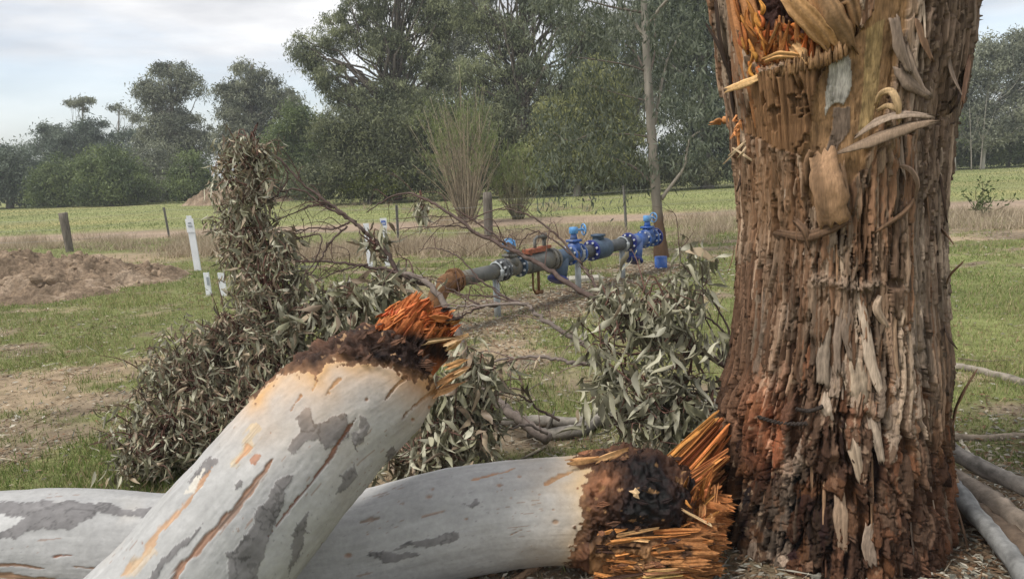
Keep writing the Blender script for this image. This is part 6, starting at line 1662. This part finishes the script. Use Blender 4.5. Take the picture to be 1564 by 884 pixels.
    Vs, Fs, Cs, k = [], [], [], 0
    pal = np.array(LEAFPAL)
    for v in range(12):
        idx = np.where((var == v) & ~single)[0]
        V, F = LEAFV[v]; m_ = len(V)
        W_ = np.einsum('nij,vj->nvi', R_[idx], V) * L[idx][:, None, None] + p[idx][:, None, :]
        W_[..., 2] = np.maximum(W_[..., 2], 0.01)
        Vs.append(W_.reshape(-1, 3)); Fs.append((F[None] + (np.arange(len(idx)) * m_)[:, None, None] + k).reshape(-1, 4))
        Cs.append(np.repeat(pal[tone[idx]] * rg.uniform(0.7, 1.25, len(idx))[:, None], m_, axis=0)); k += len(idx) * m_
    part('foliage', mesh_np('foliage', np.concatenate(Vs), np.concatenate(Fs), ['leaf'], col=np.concatenate(Cs)), root, 'stuff')
def branch(root, pts, d0, d1, r0, r1, seed, side=5, col=(0.13, 0.095, 0.08), name='branch_wood', tw_len=0.22):
    rg = np.random.default_rng(seed); k = len(pts)
    dd = np.linspace(d0, d1, k)
    q = smooth_path([P(x, y, d) for (x, y), d in zip(pts, dd)], 6 * k)
    q[1:-1] += rg.normal(0, 0.0035, (len(q) - 2, 3))
    mb = MB(); mb.tube(q, np.linspace(r0, r1, len(q)), 7, c=col, wob=0.3)
    o = mb.part(name, ['twig'], root, col=True)
    T_ = np.gradient(q, axis=0); T_ /= np.linalg.norm(T_, axis=1)[:, None]
    for s in range(side):
        i = rg.integers(2, len(q) - 2)
        dirv = (T_[i] if r1 < r0 else -T_[i]) * 0.8 + rg.normal(0, 0.55, 3); dirv /= np.linalg.norm(dirv)
        L = tw_len * rg.uniform(0.4, 1.3)
        e = q[i] + dirv * L; mid = q[i] + dirv * L * 0.5 + rg.normal(0, 0.02, 3) + [0, 0, 0.02]
        rr = min(r0, r1) * 0.5 + 0.0012
        pth = smooth_path([q[i], mid, e + [0, 0, -0.03]], 7)
        m2 = MB(); m2.tube(pth, np.linspace(rr, 0.001, 7), 4, c=np.array(col) * rg.uniform(.7, 1.2) * np.array([1.05, .9, .88]), cap=False)
        for z in range(2):
            j = rg.integers(2, 6); d2 = dirv * 0.6 + rg.normal(0, .6, 3); d2 /= np.linalg.norm(d2)
            m2.tube([pth[j], pth[j] + d2 * L * .25, pth[j] + d2 * L * .45 - [0, 0, .01]], [rr * .5, rr * .35, .0008], 4, c=np.array(col) * .8, cap=False)
        m2.part('side_twig', ['twig'], o, col=True).location = (0, 0, 0)
    return o
A0 = base_at(330, 3.9)
HA = thing('fallen_branch', 'tall heap of wilted grey brown gum leaves beside the white posts', 'fallen branch', tuple(A0), 'fallen leafy branches of the gum')
heap(HA, [(378, 250, 4.3, .13, .15, .13, .8), (374, 300, 4.3, .18, .2, .16, 1.2), (378, 370, 4.3, .18, .22, .26, 1.6), (408, 450, 4.2, .16, .28, .26, 1.5), (358, 540, 4.05, .30, .3, .24, 2.2), (295, 590, 3.95, .30, .26, .26, 2.2), (262, 665, 3.8, .24, .22, .22, 1.8), (235, 705, 3.7, .15, .18, .11, .9), (350, 640, 3.8, .25, .22, .22, 1.6), (420, 560, 4.0, .22, .25, .22, 1.3)],
     1120, 0.068, [.18, .20, .15, .17, .18, .12], 21, 290, sway=0.95, wide=0.95)
HB = thing('fallen_branch', 'bare arching branch with a few dangling leaves in front of the emblem marker', 'fallen branch', tuple(base_at(540, 4.2)), 'fallen leafy branches of the gum')
heap(HB, [(470, 500, 4.15, .20, .2, .15, 1.6), (540, 470, 4.2, .22, .2, .12, 1.4), (600, 440, 4.3, .12, .1, .10, .5), (578, 385, 4.3, .07, .06, .14, .16), (440, 400, 4.3, .12, .12, .22, .5), (645, 322, 4.3, .03, .03, .01, .05)], 120, 0.11, [.28, .24, .22, .12, .08, .06], 22, 230, wide=1.25)
HC = thing('fallen_branch', 'drooping spray of pale green gum leaves against the shattered trunk', 'fallen branch', tuple(base_at(1010, 3.5)), 'fallen leafy branches of the gum')
heap(HC, [(1000, 470, 3.5, .26, .2, .14, 1.6), (955, 530, 3.45, .20, .2, .18, 1.5), (1045, 560, 3.5, .20, .2, .22, 1.5), (985, 610, 3.4, .24, .2, .18, 1.8), (1050, 640, 3.45, .18, .18, .14, 1.0), (1075, 430, 3.5, .13, .12, .13, .5), (930, 470, 3.5, .08, .08, .06, .3), (940, 640, 3.4, .14, .14, .13, .7), (1010, 665, 3.4, .25, .18, .08, .8)],
     150, 0.108, [.30, .26, .34, .02, .07, .01], 23, 290, sway=0.75, wide=1.1)
HD = thing('fallen_branch', 'low clump of wilted leaves under the raised limb end', 'fallen branch', tuple(base_at(690, 3.5)), 'fallen leafy branches of the gum')
heap(HD, [(700, 610, 3.6, .17, .18, .14, 1.2), (690, 665, 3.55, .22, .2, .14, 1.8), (650, 705, 3.45, .17, .16, .09, 1.1), (725, 570, 3.5, .08, .1, .10, .6), (740, 640, 3.6, .08, .1, .12, .5), (610, 720, 3.4, .10, .1, .05, .4)],
     160, 0.10, [.28, .26, .18, .12, .10, .06], 24, 240, wide=1.1)
DKB, GRB = (0.105, 0.075, 0.065), (0.20, 0.165, 0.145)
for k, (pts, d0, d1, r0, r1, sd, c) in enumerate((
    ([(425, 241), (463, 281), (503, 312), (537, 336), (558, 356)], 4.3, 4.3, .005, .012, 5, DKB), ([(425, 292), (463, 292), (503, 319), (544, 339)], 4.3, 4.3, .004, .009, 5, DKB), ([(415, 342), (463, 319), (490, 312), (510, 318)], 4.35, 4.3, .003, .006, 4, DKB),
    ([(429, 363), (470, 349), (510, 349), (534, 339)], 4.3, 4.3, .003, .007, 5, DKB), ([(442, 397), (476, 400), (510, 400), (558, 407)], 4.25, 4.25, .004, .009, 6, DKB), ([(476, 431), (510, 417), (544, 407), (562, 404)], 4.2, 4.25, .003, .007, 6, DKB), ([(449, 366), (490, 359), (480, 400), (452, 430)], 4.3, 4.2, .005, .003, 5, DKB),
    ([(440, 440), (480, 412), (500, 375), (530, 345)], 4.2, 4.3, .003, .007, 5, DKB), ([(380, 330), (420, 300), (440, 270), (425, 241), (400, 232)], 4.3, 4.3, .006, .003, 4, DKB), ([(558, 356), (590, 385), (612, 425)], 4.3, 4.3, .012, .015, 2, DKB), ([(558, 407), (590, 412), (625, 425), (655, 436)], 4.25, 4.3, .009, .012, 3, DKB),
    ([(608, 418), (640, 424), (668, 448), (692, 492), (720, 556), (745, 601), (770, 622), (806, 650), (838, 671)], 4.3, 3.85, .013, .034, 3, GRB),)):
    branch(HB, pts, d0, d1, r0, r1, 1000 + k, sd, c)
for k, (pts, d0, d1, r0, r1, sd, c) in enumerate((
    ([(560, 325), (590, 305), (620, 294), (650, 305), (679, 321), (732, 357), (789, 386), (822, 402), (859, 428), (901, 453), (932, 467), (990, 500)], 4.2, 3.5, .003, .017, 12, DKB), ([(600, 350), (662, 346), (704, 346), (732, 360), (777, 374), (800, 390)], 4.1, 3.9, .002, .008, 10, DKB),
    ([(640, 385), (670, 350), (713, 338), (760, 320), (794, 324), (828, 341), (853, 363), (882, 397), (901, 419), (915, 447), (929, 464)], 4.1, 3.6, .002, .008, 8, DKB), ([(790, 386), (800, 365), (822, 354), (850, 370), (880, 395)], 4.0, 3.8, .0025, .005, 3, DKB),
    ([(600, 335), (680, 330), (720, 336), (760, 362), (789, 386)], 4.1, 3.9, .002, .006, 8, DKB), ([(640, 380), (671, 380), (702, 394), (732, 425), (766, 450), (800, 466)], 3.9, 3.7, .002, .007, 5, DKB), ([(660, 478), (700, 468), (732, 467), (800, 464), (817, 478), (845, 498), (882, 520), (908, 540)], 3.7, 3.5, .004, .014, 8, GRB),
    ([(664, 500), (700, 485), (732, 470), (760, 466)], 3.7, 3.65, .003, .007, 4, DKB), ([(690, 442), (715, 455), (732, 466)], 3.8, 3.7, .004, .006, 3, DKB), ([(630, 420), (668, 430), (700, 448), (740, 452), (790, 462)], 3.9, 3.7, .002, .005, 6, DKB),
    ([(750, 553), (790, 545), (834, 546), (872, 553), (918, 557)], 3.6, 3.5, .005, .012, 4, GRB), ([(735, 580), (760, 560), (790, 548)], 3.6, 3.55, .002, .006, 3, DKB), ([(755, 593), (796, 606), (821, 624), (855, 642)], 3.65, 3.7, .004, .007, 6, DKB), ([(720, 640), (770, 655), (806, 648), (836, 662)], 3.7, 3.8, .003, .009, 4, GRB))):
    branch(HC, pts, d0, d1, r0, r1, 1100 + k, sd, c)
for k, (pts, d0, d1, r0, r1, sd, c) in enumerate((([(1120, 566), (1060, 533), (1021, 514), (985, 505)], 3.5, 3.45, .015, .007, 5, DKB), ([(1112, 516), (1083, 487), (1025, 464), (980, 460)], 3.5, 3.45, .006, .003, 5, DKB), ([(1116, 545), (1110, 495), (1079, 448), (1045, 406), (1036, 370)], 3.5, 3.5, .006, .002, 6, DKB), ([(1116, 560), (1095, 520), (1075, 470), (1080, 420)], 3.5, 3.5, .005, .002, 5, DKB),
        ([(1112, 590), (1060, 600), (1010, 590), (960, 570)], 3.5, 3.4, .007, .003, 6, DKB), ([(1108, 620), (1050, 640), (990, 640), (930, 650)], 3.5, 3.4, .006, .003, 6, DKB), ([(1020, 514), (980, 540), (940, 540), (915, 556)], 3.45, 3.45, .006, .003, 6, DKB))):
    branch(HC, pts, d0, d1, r0, r1, 1200 + k, sd, c)
for k, (pts, d0, d1, r0, r1, sd, c) in enumerate((([(745, 601), (720, 590), (700, 600), (680, 640), (660, 690)], 3.6, 3.5, .006, .003, 6, DKB), ([(745, 610), (730, 650), (715, 700)], 3.6, 3.5, .005, .002, 5, DKB), ([(690, 600), (700, 640), (735, 690)], 3.55, 3.55, .004, .002, 4, DKB))):
    branch(HD, pts, d0, d1, r0, r1, 1300 + k, sd, c)

# ------------------------------------------------------------------ logs and sticks on the ground
def log(name, label, pts, r0, r1, seed, col, cat='log', lift=0.0, stubs=0, flat=0.0):
    rg = np.random.default_rng(seed)
    q = np.array([G(x, y, 0) for x, y in pts]); q[:, 2] = np.linspace(r0, r1, len(q)) * 0.85 + lift + np.where(np.arange(len(q)) > 0, flat * np.arange(len(q)), 0)
    q = smooth_path(q, 26); q[1:-1] += rg.normal(0, r0 * 0.06, (24, 3))
    t = thing(name, label, cat, (float(q[0, 0]), float(q[0, 1]), 0))
    cc = np.array(col)
    mb = MB(); mb.tube(q, np.linspace(r0, r1, 26) * (1 + 0.12 * (vn(np.arange(26) * .6 + seed, np.zeros(26)) - .5)), 16, wob=0.25)
    n = 26 * 16
    mb.C = [np.tile(cc, (n, 1)) * (0.6 + 0.8 * vn(np.tile(np.arange(16), 26) * 0.9 + seed, np.repeat(np.arange(26), 16) * 0.35))[:, None]]
    mb.part('wood', ['log'], t, col=True)
    for s in range(stubs):
        i = rg.integers(4, 22); d = rg.normal(0, 1, 3); d[2] = abs(d[2]); d /= np.linalg.norm(d)
        MB().tube([q[i], q[i] + d * r0 * 2.2, q[i] + d * r0 * 4], [r0 * .4, r0 * .3, r0 * .12], 7, c=cc * .8).part('side_stub', ['log'], t, col=True)
    return t
LG, LB = (0.22, 0.20, 0.175), (0.20, 0.155, 0.12)
log('fallen_log', 'grey branch log lying in grass behind the drooping spray, upper of two', [(757, 652), (800, 650), (834, 650), (880, 653), (960, 640), (1110, 622)], .032, .036, 1, LG, stubs=2)
log('fallen_log', 'bent grey branch log joined by bare twigs in front of the other', [(808, 668), (842, 671), (883, 666), (918, 650), (1000, 640), (1105, 640)], .036, .040, 2, LG, stubs=1)
log('fallen_stick', 'thin pale stick in the grass between the log and the white limb', [(796, 702), (814, 694), (832, 685)], .006, .009, 3, (0.30, 0.26, 0.2), 'stick')
log('fallen_log', 'long smooth grey branch on the grass past the trunk', [(1440, 560), (1500, 572), (1570, 592), (1640, 610)], .024, .03, 4, (0.24, 0.21, 0.175))
log('fallen_log', 'straight brown branch lying level past the trunk above the pale root', [(1455, 673), (1510, 675), (1570, 672), (1640, 668)], .020, .026, 5, (0.26, 0.21, 0.16))
log('fallen_stick', 'curved pale bare root snaking from the trunk foot', [(1460, 664), (1474, 686), (1490, 706), (1512, 728), (1530, 748)], .011, .006, 6, (0.40, 0.36, 0.29), 'stick')
log('fallen_log', 'weathered grey brown log topmost of the stack by the trunk foot', [(1440, 730), (1490, 760), (1550, 792), (1640, 840)], .034, .036, 7, (0.24, 0.215, 0.19), lift=0.12, stubs=1)
log('fallen_log', 'thick brown streaked log in the middle of the stack by the trunk foot', [(1440, 750), (1500, 790), (1570, 838), (1650, 890)], .044, .046, 8, (0.22, 0.18, 0.145), lift=0.05)
log('fallen_log', 'dark brown log at the bottom of the stack by the trunk foot', [(1450, 775), (1520, 822), (1600, 880)], .05, .05, 9, (0.13, 0.095, 0.07))
log('fallen_log', 'smooth pale grey limb slanting in front of the log stack', [(1455, 775), (1495, 830), (1545, 895), (1580, 950)], .033, .036, 10, (0.22, 0.22, 0.215), lift=0.07)
log('fallen_stick', 'tan broken stick poking out under the lying white limb', [(780, 895), (815, 872), (850, 850)], .012, .018, 11, (0.34, 0.22, 0.14), 'stick')
log('fallen_stick', 'short dark forked stick on the grass near the wilted heap', [(272, 672), (300, 668), (326, 670)], .008, .005, 12, (0.19, 0.15, 0.11), 'stick', stubs=2)
log('fallen_stick', 'thin brown twig lying on bare soil', [(100, 610), (118, 622), (130, 634)], .004, .003, 13, (0.16, 0.12, 0.09), 'stick')
log('fallen_stick', 'long thin grey stick lying across the worn grass', [(0, 582), (30, 578), (65, 576)], .007, .005, 14, (0.2, 0.17, 0.13), 'stick')
log('fallen_stick', 'thin dark twig lying in the green sward past the trunk', [(1462, 548), (1500, 552), (1545, 550)], .006, .004, 15, (0.15, 0.12, 0.09), 'stick')
log('fallen_stick', 'pale slender stick near the log stack pointing at the root', [(1520, 690), (1545, 715), (1570, 735)], .006, .005, 16, (0.36, 0.3, 0.22), 'stick')

# ------------------------------------------------------------------ the slightly hazy air over the paddock
hz = MB().box((0, 860, 10.5), (905, 0, 0), (0, 945, 0), (0, 0, 12.0)).mesh('haze', [], smooth=False)
ho = tag(link('haze', hz), 'thin pale haze hanging over the paddock', 'haze', kind='stuff')
hm = bpy.data.materials.new('haze'); hm.use_nodes = True
hn = hm.node_tree.nodes; hn.clear()
hout = hn.new('ShaderNodeOutputMaterial'); hv = hn.new('ShaderNodeVolumePrincipled')
hv.inputs['Color'].default_value = (0.86, 0.90, 0.95, 1)
hv.inputs['Density'].default_value = 0.0013
hm.node_tree.links.new(hv.outputs[0], hout.inputs['Volume'])
hz.materials.append(hm)
